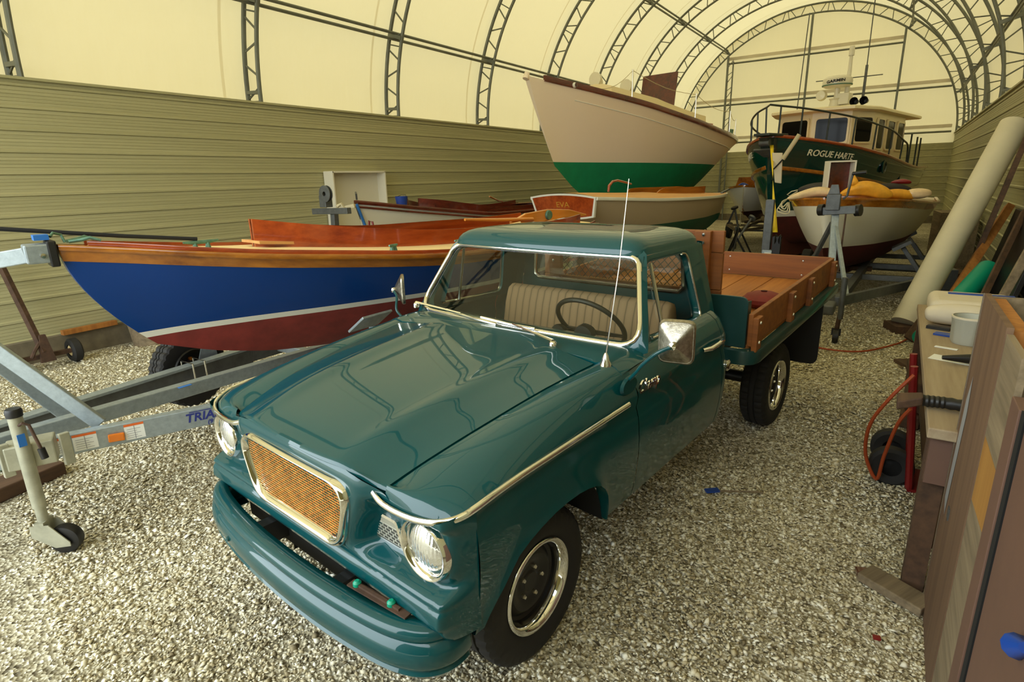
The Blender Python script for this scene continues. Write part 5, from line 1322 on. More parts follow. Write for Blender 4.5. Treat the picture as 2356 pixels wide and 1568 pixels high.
# ---------------------------------------------------------------- catboat on its trailer, right
def catboat():
    T = thing('catboat', 'white catboat with a teak sheer band and dark red bottom, bow on at the right', 'boat'); place(T, (-.86, 9.25), 9)
    H = Hull(4.5, I_([0, .04, .10, .22, .45, .7, 1], [.05, .30, .53, .78, .92, .90, .70]), I_([0, .2, .5, .8, 1], [1.64, 1.58, 1.49, 1.45, 1.48]), I_([0, .05, .15, .5, .85, 1], [.90, .66, .56, .52, .62, .9]), I_([0, .06, .2, .5, 1], [1.0, .75, .52, .42, .42]), lambda z: .10*max(0, (1.64-z)/.8)**1.5)
    H.bmax = .92; wl = lambda t: .95+.02*t
    H.band(T, 'hull_bottom', 'maroon_bottom', None, wl, 8); H.band(T, 'topside', 'white_topside', wl, lambda t: H.s(t)-.10, 10); H.band(T, 'sheer_strake', 'varnish_teak', lambda t: H.s(t)-.10, None, 2, off=.004); H.rail(T, 'gunwale', 'varnish_teak', .05, .035, 0)
    H.deck(T, 'varnish_teak', .06); H.transom(T, 'varnish_mahogany')
    b = MB(); b.prism([(-.05, .18, .90), (-.05, 3.8, .62), (-.05, 3.9, .40), (-.05, 1.6, .40), (-.05, .7, .55)], (.1, 0, 0)); b.build('keel', 'maroon_bottom', T, smooth=False, bevel=.02)
    b = MB(); b.prism([(-.30, 1.8, 1.50), (.50, 1.8, 1.50), (.50, 3.4, 1.46), (-.3, 3.4, 1.46)], (0, 0, .16)); b.build('cockpit_coaming', 'varnish_teak', T, smooth=False, bevel=.01)
    return T, H
catT, catH = catboat()
def on_cat(x, y, z):
    a = math.radians(9); return Vector((-.86+x*math.cos(a)+y*math.sin(a), 9.25-x*math.sin(a)+y*math.cos(a), z))
def blob(path, rad, n=14, squash=1.0, seed=1, jit=.12):
    b = MB(); r = random.Random(seed); P = [Vector(p) for p in path]; rings = []
    for i, (p, rr) in enumerate(zip(P, rad)):
        d = (P[min(i+1, len(P)-1)]-P[max(0, i-1)]).normalized(); x = d.cross(Vector((0, 0, 1))).normalized(); u = x.cross(d)
        rings.append([p+x*(rr*(1+r.uniform(-jit, jit))*math.cos(2*math.pi*k/n))+u*(rr*squash*(1+r.uniform(-jit, jit))*math.sin(2*math.pi*k/n)) for k in range(n)])
    b.loft(rings, True, True); return b
def cat_cargo():
    z = 1.66
    L0 = lambda x, y, zz: on_cat(x, y, zz)
    def bag(name, label, cat, org, parts):
        o = on_cat(*org); t = thing(name, label, cat, o)
        for nm, mat, pts, rad, sq, sd in parts: blob([on_cat(*p)-o for p in pts], rad, 14, sq, sd, .22).build(nm, mat, t, sub=2)
        return t, lambda x, y, zz: on_cat(x, y, zz)-o
    t, L = bag('sail_bag', 'clear plastic bag of folded yellow sail tied with cord on the catboat bow', 'bag', (-.25, .3, z), [('bag_body', 'plastic_wrap', [(-.58, .15, z-.03), (-.50, .2, z), (-.38, .3, z+.04), (-.22, .38, z+.07), (-.06, .42, z+.05), (.06, .45, z+.03)], [.02, .04, .07, .085, .07, .03], .9, 3)])
    b = MB()
    for k in range(4): b.tube(smooth_path([L(-.57, .15, z-.03), L(-.62-.02*k, .08, z-.07-.04*k), L(-.59+.03*k, .04, z-.14-.03*k), L(-.54, .08+.02*k, z-.08)]), .008, 6)
    b.build('cord', 'rope_white', t)
    bag('sail_bundle', 'yellow sail bundle with a peak standing up, left of the plastic wrapped sail', 'sail', (.3, .6, z), [('sail_cloth', 'sail_yellow', [(.04, .45, z+.02), (.14, .5, z+.05), (.26, .55, z+.11), (.40, .6, z+.10), (.56, .65, z+.03), (.66, .68, z-.01)], [.03, .06, .11, .12, .09, .03], .95, 5), ('sail_peak', 'sail_yellow', [(.20, .52, z+.14), (.185, .5, z+.22), (.19, .5, z+.29)], [.07, .05, .015], 1, 8)])
    bag('sail_bundle', 'folded yellow sail in clear plastic along the catboat right gunwale', 'sail', (.7, 1.2, z-.05), [('sail_cloth', 'sail_yellow', [(.42, .95, z-.01), (.55, 1.05, z), (.72, 1.15, z-.01), (.86, 1.25, z-.03)], [.06, .10, .10, .05], .8, 9), ('plastic_end', 'plastic_wrap', [(.72, 1.15, z), (.88, 1.25, z+.0), (1.02, 1.35, z+.01)], [.07, .105, .06], .8, 11)])
    t, L = bag('sail_bag', 'charcoal drawstring bag lying on the catboat bow, neck tied with white cord', 'bag', (-.35, .8, z), [('bag_body', 'charcoal_bag', [(-.62, .75, z+.08), (-.56, .76, z+.09), (-.45, .8, z+.10), (-.30, .85, z+.11), (-.15, .9, z+.09), (-.06, .95, z+.06)], [.02, .045, .08, .09, .085, .03], .95, 6)])
    b = MB(); b.tube([L(-.62, .75, z+.08), L(-.70, .72, z+.06), L(-.76, .72, z+.01), L(-.72, .72, z-.01), L(-.62, .75, z+.06)], .008, 6); b.build('cord', 'rope_white', t)
    t = thing('wooden_box', 'open white painted box standing on edge on the catboat foredeck', 'box', on_cat(-.07, .75, z-.04)); o = t.location
    c = Vector((0, 0, .03)); b = MB(); w, h, d = .34, .50, .24; R = Matrix.Rotation(.35, 3, 'Z')
    for p, sz in (((-w/2, 0, h/2), (.02, d, h)), ((w/2, 0, h/2), (.02, d, h)), ((0, 0, h-.01), (w, d, .02)), ((0, 0, .01), (w, d, .02))): b.box(c+R @ Vector(p), sz, R)
    b.build('box_sides', 'white_paint', t, smooth=False)
    b = MB(); b.box(c+R @ Vector((0, d/2-.02, h/2)), (w-.02, .015, h-.02), R); b.build('box_back', 'dark_mahogany', t, smooth=False)
    bag('jacket', 'red and black jacket heaped behind the yellow sails on the catboat', 'jacket', (.5, 1.6, z), [('jacket_body', 'charcoal_bag', [(.12, 1.6, z+.06), (.3, 1.65, z+.09), (.5, 1.7, z+.09), (.72, 1.75, z+.05)], [.05, .08, .09, .03], .8, 12), ('jacket_lining', 'red_plastic', [(.42, 1.7, z+.15), (.58, 1.72, z+.18), (.70, 1.75, z+.15)], [.03, .055, .03], .8, 13)])
cat_cargo()
def cat_trailer():
    T = thing('boat_trailer', 'grey steel trailer with winch stand and tongue jack under the white catboat', 'trailer', (-.5, 8.0, 0)); L = lambda x, y, z: (x+.5, y-8.0, z)
    def beam(name, p, q, w, h, mat='dull_steel'):
        b = MB(); b.bar(L(*p), L(*q), w, h); return b.build(name, mat, T, smooth=False, bevel=.005)
    tip = (-.47, 7.75, .50)
    beam('tongue_tube', tip, (-.30, 12.6, .48), .09, .11); beam('side_rail', (-.47, 7.8, .50), (.48, 10.0, .48), .06, .12); beam('side_rail', (-.47, 7.8, .50), (-1.25, 10.2, .48), .06, .12)
    beam('side_rail', (.48, 10.0, .48), (.62, 13.2, .48), .06, .12); beam('side_rail', (-1.25, 10.2, .48), (-.95, 13.4, .48), .06, .12)
    for y in (10.1, 11.4, 12.8): beam('cross_member', (-1.2, y, .46), (.55, y, .46), .08, .08)
    beam('winch_post', (-.62, 8.35, .48), (-.70, 8.75, 1.50), .085, .085, 'galvanised_steel')
    beam('post_brace', (-.40, 8.05, .5), (-.70, 8.74, 1.42), .045, .045, 'galvanised_steel'); beam('post_brace', (-1.05, 9.3, .5), (-.72, 8.76, 1.35), .05, .05)
    b = MB(); b.bar(L(-.86, 8.72, 1.50), L(-.46, 8.66, 1.53), .10, .10); ws = b.build('bow_stop_arm', 'dull_steel', T, smooth=False, bevel=.006)
    for x in (-.86, -.44):
        b = MB(); b.cyl(L(x-.03, 8.72-.06*(x+.86), 1.515), L(x+.03, 8.70-.06*(x+.86), 1.52), .075, 14); b.build('arm_roller', 'black_steel', ws)
    b = MB(); b.box(L(-.73, 8.68, 1.62), (.16, .14, .20)); b.prism([L(-.80, 8.62, 1.72), L(-.66, 8.62, 1.72), L(-.69, 8.62, 1.84), L(-.77, 8.62, 1.84)], (0, .015, 0)); b.build('winch_housing', 'dull_steel', T, smooth=False, bevel=.006)
    b = MB(); b.tube([L(-.62, 8.64, 1.66), L(-.58, 8.62, 1.70), L(-.545, 8.60, 1.98)], .014, 8); wh = b.build('winch_crank', 'dull_steel', T)
    b = MB(); b.cyl(L(-.55, 8.60, 1.97), L(-.40, 8.58, 1.985), .024, 10); b.build('crank_grip', 'black_steel', wh)
    b = MB(); b.cyl(L(-.57, 8.65, 1.5), L(-.56, 8.45, .75), .012, 6); b.build('winch_cable', 'rust_steel', T)
    b = MB(); b.cyl(L(-.43, 7.72, .30), L(-.43, 7.72, .80), .032, 12); j = b.build('jack_tube', 'dull_steel', T)
    b = MB(); b.cyl(L(-.45, 7.72, .14), L(-.43, 7.72, .45), .026, 12); b.build('jack_ram', 'rust_steel', j)
    b = MB(); b.lathe([(.03, -.035), (.085, -.03), (.09, 0), (.085, .03), (.03, .035)], L(-.45, 7.72, .09), 'x', 20); b.box(L(-.45, 7.72, .14), (.10, .05, .08)); b.build('jack_wheel', 'black_steel', j)
    b = MB(); b.box(L(-.55, 7.5, .47), (.14, .30, .12)); b.build('coupler', 'dull_steel', T, smooth=False, bevel=.02)
    for x in (-1.35, .72):
        b = MB(); b.lathe([(.15, -.07), (.28, -.08), (.3, -.06), (.3, .06), (.28, .08), (.15, .07), (.1, .03), (.001, .03)], L(x, 12.2, .3), 'x', 24); b.build('road_wheel', 'tyre_rubber', T)
    b = MB(); b.cyl(L(-1.35, 12.2, .3), L(.72, 12.2, .3), .03); b.build('axle', 'dull_steel', T)
    for s, x, y in ((1, .12, 10.6), (-1, -.95, 10.8), (1, .2, 12.2), (-1, -.85, 12.4)):
        beam('hull_support', (x+s*.25, y, .5), (x, y, .86), .06, .06); b = MB(); b.box(L(x-s*.02, y, .90), (.26, .34, .05), Matrix.Rotation(-s*.55, 3, 'Y')); b.build('support_pad', 'dull_steel', T, smooth=False)
        beam('support_brace', (x+s*.25, y+.35, .5), (x+s*.08, y, .76), .045, .045)
    beam('keel_bunk', (-.75, 10.9, .47), (-.25, 10.9, .47), .12, .07, 'dark_timber')
cat_trailer()
# ---------------------------------------------------------------- small dinghy behind, with its trailer
def dinghy():
    T = thing('dinghy', 'small white dinghy with a varnished wood interior between the sailboat and the tug', 'boat'); place(T, (-3.72, 17.4), 0)
    H = Hull(3.6, I_([0, .05, .15, .4, .7, 1], [.03, .25, .52, .75, .77, .63]), I_([0, .3, .6, 1], [1.68, 1.55, 1.49, 1.55]), I_([0, .1, .4, 1], [1.0, .84, .78, .88]), I_([0, .1, .4, 1], [.9, .62, .46, .46]), lambda z: .1*max(0, (1.68-z)/.6)**1.3)
    H.bmax = .75; wl = lambda t: .96
    H.band(T, 'hull_bottom', 'maroon_bottom', None, wl, 5); H.band(T, 'topside', 'white_topside', wl, None, 8); H.rail(T, 'gunwale', 'varnish_teak', .05, .06, -.01)
    H.band(T, 'inner_planking', 'varnish_teak', None, lambda t: H.s(t)-.02, 6, off=-.03); H.transom(T, 'varnish_teak')
    b = MB(); b.prism([(-.50, 1.1, 1.54), (.50, 1.1, 1.54), (.38, 1.05, 1.90), (-.38, 1.05, 1.90)], (0, .03, 0)); b.build('foredeck_bulkhead', 'varnish_teak', T, smooth=False)
    b = MB(); b.box((0, 2.0, 1.42), (1.15, .22, .03)); b.build('thwart', 'varnish_teak', T, smooth=False)
    b = MB(); b.prism([(-.03, .5, .88), (-.03, 3.2, .84), (-.03, 3.2, .66), (-.03, 1.2, .68)], (.06, 0, 0)); b.build('keel', 'maroon_bottom', T, smooth=False)
    b = MB(); b.tube([(0, .0, 1.66), (.01, -.06, 1.3), (0, -.1, .95), (.02, -.15, .6)], .014, 6); b.build('bow_line', 'rope_white', T)
    t = thing('tarp', 'crumpled blue tarp on the bow of the small white dinghy', 'tarp', (-3.82, 17.85, 1.60)); blob([(-.18, 0, 0), (-.1, 0, .04), (0, 0, .1), (.1, 0, .04), (.2, .05, 0)], [.03, .08, .10, .08, .03], 12, .9, 21, .3).build('tarp_cloth', 'blue_plastic', t, sub=1)
    t = thing('boat_trailer', 'rusty small trailer under the dinghy between sailboat and tug', 'trailer', (-3.68, 18.6, 0))
    for nm, p, q in (('tongue_tube', (-.02, -1.9, .45), (-.1, 2.0, .5)), ('side_rail', (-.02, -1.6, .46), (.65, .2, .48)), ('side_rail', (-.02, -1.6, .46), (-.7, .2, .48)), ('cross_member', (-.75, .2, .48), (.7, .2, .48)), ('cross_member', (-.6, 1.5, .5), (.55, 1.5, .5))):
        b = MB(); b.bar(p, q, .07, .07); b.build(nm, 'weathered_wood', t, smooth=False)
    for x in (-.72, .6): b = MB(); b.bar((x, .2, .48), (x*.75, .2, 1.0), .05, .05); b.build('hull_support', 'black_steel', t, smooth=False)
    for x in (-.85, .8): b = MB(); b.lathe([(.12, -.06), (.24, -.07), (.26, 0), (.24, .07), (.12, .06), (.001, .03)], (x, 1.0, .26), 'x', 20); b.build('road_wheel', 'tyre_rubber', t)
    b = MB(); b.cyl((-.85, 1, .26), (.8, 1, .26), .03); b.build('axle', 'dull_steel', t)
    b = MB(); b.cyl((-.02, -1.8, .06), (-.02, -1.8, .6), .03, 10); b.lathe([(.02, -.03), (.07, -.03), (.07, .03), (.02, .03)], (-.02, -1.8, .07), 'x', 14); b.build('tongue_jack', 'dull_steel', t)
    b = MB(); b.bar((-.1, -.2, .60), (-.1, 1.7, .62), .1, .06); b.build('keel_bunk', 'dark_timber', t, smooth=False)
dinghy()
# ---------------------------------------------------------------- things between the truck bed and the tug
def midground():
    t = thing('winch_stand', 'grey steel winch stand by the tug bow, hooked to a yellow strap', 'stand', (-1.715, 10.0, 0))
    b = MB(); b.bar((0, 0, 0), (0, 0, 1.60), .12, .12); b.build('stand_post', 'dull_steel', t, smooth=False, bevel=.006)
    b = MB(); b.bar((.02, -.02, .0), (.03, -.02, .82), .14, .15); b.build('stand_sleeve', 'galvanised_steel', t, smooth=False, bevel=.008)
    b = MB(); b.box((.05, -.1, .76), (.10, .05, .05)); b.build('latch', 'label_white', t, smooth=False)
    b = MB(); b.lathe([(.03, -.04), (.09, -.035), (.05, 0), (.09, .035), (.03, .04)], (.16, 0, .98), 'x', 16); b.box((.15, 0, .88), (.12, .12, .30)); b.build('winch_drum', 'black_steel', t)
    b = MB(); b.box((-.02, .35, .05), (.5, 1.0, .10)); b.build('stand_foot', 'dull_steel', t, smooth=False)
    p0 = Vector((-1.60, 9.97, 1.10)); p1 = Vector((-2.36, 13.3, 2.55)); b = MB(); d = (p1-p0)
    w = Vector((.035, .008, 0)); b.loft([[p0+d*f+w*math.cos(math.pi*f*.9)+Vector((0, 0, -.03*math.sin(math.pi*f))), p0+d*f-w*math.cos(math.pi*f*.9)+Vector((0, 0, -.03*math.sin(math.pi*f)))] for f in [k/16 for k in range(17)]], False, False)
    tag(b.build('ratchet_strap', 'strap_yellow', None, solid=.003), 'yellow webbing strap from the tug bow down to the grey winch stand', 'strap')
    # board and pole hanging at the bow
    t = thing('fender_board', 'pale wedge shaped board hanging on cords at the tug bow', 'board', (-2.13, 12.6, 2.0))
    b = MB(); b.prism([(-.09, 0, .38), (.10, 0, .37), (.13, 0, -.20), (.01, 0, -.18)], (0, .05, 0)); b.build('board', 'canvas_white', t, smooth=False, bevel=.01)
    t = thing('boat_hook', 'pale wooden pole slanting down across the tug bow letters', 'pole', (-2.0, 12.6, 2.26))
    b = MB(); b.cyl((.235, .0, .43), (-.01, -.02, -.01), .042, 10); b.build('shaft', 'rope_white', t)
    b = MB(); b.tube([(-.01, -.02, -.01), (-.10, -.03, -.12), (-.22, -.03, -.26)], .014, 6); b.build('lanyard', 'black_strap', t)
    # pale plank stack behind the truck bed and a low trailer
    t = thing('flat_trailer', 'low flat trailer with a pale plank deck behind the truck bed', 'trailer', (-2.0, 8.9, 0))
    b = MB(); b.box((-.15, 0, .62), (1.75, .7, .08)); b.build('plank_deck', 'bench_top', t, smooth=False, bevel=.01)
    b = MB(); b.box((.72, 0, .60), (.36, .72, .14)); b.build('mudguard', 'dull_steel', t, smooth=False, bevel=.05)
    for x in (-.9, .75): b = MB(); b.lathe([(.12, -.08), (.27, -.09), (.29, 0), (.27, .09), (.12, .08), (.001, .04)], (x, .2, .29), 'x', 20); b.build('road_wheel', 'tyre_rubber', t)
    b = MB(); b.cyl((-.9, .2, .29), (.75, .2, .29), .03); b.box((0, 0, .53), (1.5, .5, .1)); b.build('trailer_frame', 'black_steel', t, smooth=False)
    b = MB(); b.box((-.05, -.1, .675), (.32, .04, .03)); tag(b.build('batten', 'canvas_white', None, False), 'short pale batten lying on the plank deck of the flat trailer', 'wood').location = (-2.0, 8.9, 0)
    jack_stand((-2.75, 12.6, 0), 1.1, (.2, .3), 'rusty tripod stand on the gravel in front of the dinghy', 'dull_steel')
    jack_stand((-3.0, 13.9, 0), 1.25, (-.1, -.1), 'thin black tripod stand under the launch bow', 'black_steel')
    t = thing('battery_box', 'small black box on the gravel by the rusty tripod', 'box', (-2.55, 12.2, 0)); b = MB(); b.box((0, 0, .16), (.36, .3, .32)); b.build('box_body', 'black_steel', t, smooth=False, bevel=.02); b = MB(); b.box((0, 0, .33), (.38, .32, .03)); b.build('box_lid', 'dark_void', t, smooth=False)
    for i, (x, y, r, lab) in enumerate(((-2.2, 11.6, .3, 'weathered timber offcut flat on the gravel by the rusty tripod'), (-1.55, 11.2, -.5, 'weathered timber offcut beside the winch stand foot'), (-2.9, 15.0, 1.2, 'weathered timber offcut under the dinghy bow'))):
        b = MB(); b.box((0, 0, .04), (.9, .12, .08)); o = b.build('timber_offcut', 'weathered_wood', None, False); o.location = (x, y, 0); o.rotation_euler = (0, 0, r); tag(o, lab, 'wood', 'timber offcuts')
midground()
# ---------------------------------------------------------------- left wall things
def left_side():
    t = thing('wall_box', 'open white painted box shelf fixed to the left wall siding', 'shelf', (-8.44, 7.6, 1.62)); w, h, d = 1.27, 1.2, .24
    b = MB(); b.box((-.10, 0, 0), (.02, w, h)); b.build('back_panel', 'white_paint', t, smooth=False)
    for s in (-1, 1): b = MB(); b.box((.0, s*(w/2-.012), 0), (d, .03, h)); b.build('side_panel', 'white_paint', t, smooth=False, bevel=.003)
    b = MB(); b.box((0, 0, h/2-.012), (d, w, .03)); b.build('top_panel', 'white_paint', t, smooth=False, bevel=.003)
    b = MB(); b.box((0, 0, -h/2+.012), (d, w, .03)); b.build('bottom_panel', 'white_paint', t, smooth=False, bevel=.003)
    # trailer dolly by the wall
    t = thing('trailer_dolly', 'rusty two wheeled trailer dolly with a long handle leaning by the left wall', 'dolly', (-8.05, 2.35, 0))
    b = MB(); b.bar((.0, -.05, .22), (-.27, -.16, 1.24), .05, .06); b.build('handle', 'rust_steel', t, smooth=False)
    b = MB(); b.bar((-.27, -.30, 1.245), (-.27, .06, 1.255), .035, .035); b.build('grip', 'pine_plank', t, smooth=False)
    b = MB(); b.bar((-.12, -.33, .15), (-.10, .28, .15), .05, .05); b.build('axle', 'rust_steel', t, smooth=False)
    b = MB(); b.prism([(.02, -.10, .10), (.02, .05, .10), (.02, .0, .42), (.02, -.06, .42)], (-.04, 0, 0)); b.tube([(-.02, -.05, .35), (.02, -.14, .25), (.0, -.17, .18)], .02, 6); b.build('hitch_plate', 'rust_steel', t, smooth=False)
    for y in (-.34, .28):
        b = MB(); b.lathe([(.07, -.05), (.12, -.055), (.145, -.035), (.145, .035), (.12, .055), (.07, .05)], (-.11, y, .145), 'y', 28); w2 = b.build('wheel', 'tyre_rubber', t); b = MB(); b.lathe([(.075, .03), (.06, .045), (.02, .035), (.001, .05), (.001, -.05), (.02, -.035), (.06, -.045), (.075, -.03)], (-.11, y, .145), 'y', 20); b.build('hub', 'cream_deck', w2)
    b = MB(); b.box((0, 0, .03), (.08, .62, .06)); o = b.build('timber_offcut', 'pine_plank', None, False, .004); o.location = (-8.47, 2.95, .285); o.rotation_euler = (0, 0, .05); tag(o, 'reddish timber offcut resting on the curb of the left wall', 'wood', 'timber offcuts')
    t = thing('gas_tank', 'grey brown lidded tub standing on the curb edge behind the blue hull', 'tub', (-8.25, 3.55, 0)); b = MB(); b.lathe([(.22, 0), (.26, .4), (.27, .62), (.25, .66), (.001, .68)], (0, 0, 0), 'z', 18); b.build('tub_body', 'weathered_wood', t)
left_side()
# ---------------------------------------------------------------- right side
def right_side():
    t = thing('mast_tube', 'fat grey white tube leaning from the gravel up to the right wall', 'tube', (.25, 8.72, 0))
    p0 = Vector((0, 0, .10)); p1 = Vector((.86, 1.55, 2.53)); b = MB(); d = (p1-p0); ax = d.normalized()
    b.tube([p0, p1], .165, 32); b.build('tube_body', 'pvc_grey', t, angle=40)
    b = MB(); b.box((0, .0, .05), (.36, .36, .10), Matrix.Rotation(.4, 3, 'Z')); o = b.build('timber_block', 'dark_timber', None, False); o.location = (.25, 8.72, 0); tag(o, 'dark block under the foot of the fat grey white tube', 'wood')
    def plank(label, a, c, w, h, mat, name='plank', g='leaning timbers'):
        a, c = Vector(a), Vector(c); b = MB(); b.bar(Vector((0, 0, 0)), c-a, w, h, (0, 1, 0)); o = b.build(name, mat, None, False, .004); o.location = a; tag(o, label, 'wood', g)
    plank('long yellow pine stud leaning beside the fat tube', (.45, 8.30, .03), (1.22, 10.2, 1.5), .09, .09, 'pine_plank')
    plank('dark spar leaning close behind the fat tube', (.72, 9.3, .03), (1.27, 10.0, 2.6), .06, .06, 'dark_timber')
    plank('brown pipe-like spar leaning behind the yellow stud', (.58, 6.75, .05), (1.28, 9.45, 1.47), .06, .06, 'dark_timber')
    plank('weathered grey spar leaning above the teal tube', (.62, 6.4, .05), (1.25, 7.3, 1.9), .07, .05, 'weathered_wood')
    plank('short brown board leaning against the foot of the yellow stud', (.30, 8.15, .03), (.50, 8.55, .36), .14, .03, 'dark_timber')
    t = thing('teal_tube', 'bright teal tube leaning behind the workbench', 'tube', (.42, 7.85, 0)); b = MB(); b.tube([(0, 0, .13), (.60, 1.40, .78)], .12, 24); b.build('tube_body', 'teal_tube', t, angle=40)
    # clutter against the wall
    def blockbox(name, label, c, size, rz, mat, cat='board', lean=0):
        b = MB(); b.box((0, 0, size[2]/2), size); o = b.build(name, mat, None, False, .006); o.location = c; o.rotation_euler = (0, lean, rz); tag(o, label, cat)
    blockbox('panel', 'dark brown sheet of plywood leaning on the right wall past the workbench', (1.02, 6.1, 0), (.04, 1.4, 1.55), .0, 'dark_timber', 'board', .15)
    blockbox('panel', 'black board leaning on the right wall behind the yellow pine stud', (1.0, 9.0, 0), (.05, 2.2, 1.5), .0, 'black_steel', 'board', .2)
    blockbox('crate', 'pale wooden crate by the right wall behind the catboat stern', (.92, 14.2, 0), (.6, .9, 1.2), .1, 'weathered_wood', 'crate')
    blockbox('crate', 'low dark crate on the gravel behind the fat tube', (.75, 11.3, 0), (.5, .6, .45), .2, 'dark_timber', 'crate')
    blockbox('tote', 'grey plastic tote standing on the gravel just behind the fat tube foot', (.62, 10.3, 0), (.32, .32, .62), .2, 'dull_steel', 'tote')
    blockbox('board', 'small brown board lying beneath the teal tube end', (.42, 7.0, 0), (.28, .6, .04), .5, 'dark_timber')
    # bench
    B = thing('workbench', 'paint spattered wooden workbench along the right wall', 'workbench', (.55, 4.4, 0))
    b = MB(); b.box((0.02, 0, .88), (.68, 2.9, .05)); b.build('bench_top', 'bench_top', B, smooth=False, bevel=.006)
    for y in (-1.3, 1.3):
        for x in (-.26, .28): b = MB(); b.box((x, y, .43), (.09, .09, .86)); b.build('leg', 'dark_timber', B, smooth=False)
    b = MB(); b.box((-.02, -1.38, .74), (.56, .05, .24)); b.build('apron', 'pinkish_board', B, smooth=False)
    b = MB(); b.box((.02, 0, .25), (.5, 2.6, .03)); b.build('lower_shelf', 'dark_timber', B, smooth=False)
    zt = .906
    t = thing('folded_tarp', 'folded cream canvas with a blue edge at the far end of the workbench', 'canvas', (.52, 5.35, zt))
    blob([(-.27, -.24, .07), (-.22, -.24, .08), (-.05, -.25, .085), (.15, -.26, .08), (.30, -.26, .07)], [.05, .085, .10, .095, .05], 16, .85, 31, .07).build('canvas_roll', 'canvas_white', t, sub=2)
    b = MB(); b.box((.02, .10, .085), (.52, .50, .15)); b.build('canvas_fold', 'canvas_white', t, smooth=True, bevel=.055, seg=4)
    b = MB(); b.box((.08, .20, .162), (.40, .05, .012)); b.build('blue_edge', 'blue_plastic', t, smooth=False)
    b = MB(); b.tube([(-.15, -.3, .03), (0, -.1, .12), (.15, -.05, .16), (.25, 0, .16)], .006, 6); b.build('cord', 'black_strap', t)
    t = thing('plastic_pail', 'ribbed grey plastic pail on the workbench', 'pail', (.48, 4.62, zt)); b = MB(); n = 48; pr = [(.085, 0), (.092, .02), (.098, .15), (.104, .155), (.106, .175), (.098, .178), (.09, .16), (.08, .02), (.001, .015)]
    rings = []
    for k in range(n):
        a = 2*math.pi*k/n; e = .004 if k % 4 < 2 else 0; rings.append([Vector(((r+(e if .02 <= h <= .15 and r > .09 else 0))*math.cos(a), (r+(e if .02 <= h <= .15 and r > .09 else 0))*math.sin(a), h)) for r, h in pr])
    b.loft(rings, False, False, True); b.build('pail_body', 'pail_plastic', t, angle=40)
    b = MB(); b.lathe([(.10, .165), (.108, .168), (.108, .178), (.10, .180)], (0, 0, 0), 'z', 32); b.build('rim', 'canvas_white', t)
    t = thing('caulking_gun', 'black caulking tool lying on a rag on the workbench', 'tool', (.42, 4.05, zt)); b = MB(); b.tube([(-.1, 0, .035), (.08, .03, .04), (.2, .05, .04)], [.012, .035, .03], 10); b.tube([(.12, .04, .04), (.16, -.05, .03), (.15, -.12, .02)], .015, 8); b.build('tool_body', 'black_steel', t)
    b = MB(); b.tube([(.20, -.02, .01), (.23, .02, .10), (.27, .08, .10), (.28, .10, .01)], .014, 8); b.build('tool_handle', 'pine_plank', t)
    for lab, x, y, s, m in (('white paper scrap on the workbench beside the black tool', .38, 4.15, (.22, .12, .002), 'label_white'), ('small blue rag on the workbench by the pail', .36, 4.78, (.10, .07, .012), 'blue_plastic'), ('small black wedge on the workbench near the folded canvas', .34, 4.95, (.14, .05, .02), 'black_steel'), ('white paint scraper on the near part of the workbench', .36, 4.42, (.12, .03, .004), 'label_white'), ('thin wooden stir stick at the near end of the workbench', .48, 3.3, (.20, .02, .005), 'pine_plank')):
        b = MB(); b.box((0, 0, s[2]/2), s, None); o = b.build('bench_scrap', m, None, False); o.location = (x, y, zt); o.rotation_euler = (0, 0, -.3); tag(o, lab, 'scrap', 'bench litter')
    t = thing('jar', 'clear glass jar on the workbench between canvas and plywood', 'jar', (.66, 4.85, zt)); b = MB(); b.lathe([(.001, 0), (.05, 0), (.052, .14), (.045, .16), (.047, .17)], (0, 0, 0), 'z', 20); b.build('jar_glass', 'clear_glass', t)
    b = MB(); b.lathe([(.047, .165), (.05, .168), (.05, .185), (.001, .187)], (0, 0, 0), 'z', 20); b.build('lid', 'stainless', t)
    # shop-vac style hose and nozzle
    t = thing('vacuum_hose', 'dark ribbed hose with a flat floor nozzle poking out over the bench edge', 'hose', (.3, 3.20, .906))
    b = MB(); path = [(.40, -.02, .035), (.2, .0, .035), (0, .02, .035), (-.10, .02, .03)]; b.tube([Vector(path[i]).lerp(Vector(path[i+1]), k/10) for i in range(3) for k in range(10)], [.030 if k % 2 else .026 for k in range(30)], 12); b.build('hose', 'black_steel', t)
    b = MB(); b.prism([(-.09, -.02, .06), (-.09, .06, .06), (-.19, .09, .03), (-.19, -.05, .03)], (0, 0, -.045)); b.build('nozzle', 'dark_timber', t, smooth=False, bevel=.008)
    # red hand truck with hose coil
    t = thing('hand_truck', 'red hand truck with black tyres beside the workbench', 'hand truck', (.24, 4.30, 0))
    for y in (-.16, .14): b = MB(); b.tube([(.04, y, .03), (.0, y, .45), (-.04, y, .84)], .022, 8); b.build('frame_rail', 'red_plastic', t)
    for z in (.25, .5): b = MB(); b.bar((.04-z*.09, -.16, z), (.04-z*.09, .14, z), .03, .04); b.build('cross_bar', 'red_plastic', t, smooth=False)
    b = MB(); b.box((.09, 0, .015), (.12, .34, .02)); b.build('toe_plate', 'red_plastic', t, smooth=False)
    for y in (-.10, .22): b = MB(); b.lathe([(.06, -.035), (.11, -.045), (.13, -.03), (.13, .03), (.11, .045), (.06, .035), (.001, .02)], (-.07, y, .13), 'y', 24); b.build('wheel', 'tyre_rubber', t)
    tag(MB().tube(smooth_path([(.20, 4.02, .82), (.10, 4.0, .66), (.02, 4.05, .45), (.02, 4.1, .22), (.10, 4.1, .06), (.12, 4.06, .25), (.16, 4.0, .50), (.21, 3.98, .62)]), .011, 8).build('air_hose', 'cable_orange'), 'orange cable looped over the red hand truck', 'cable')
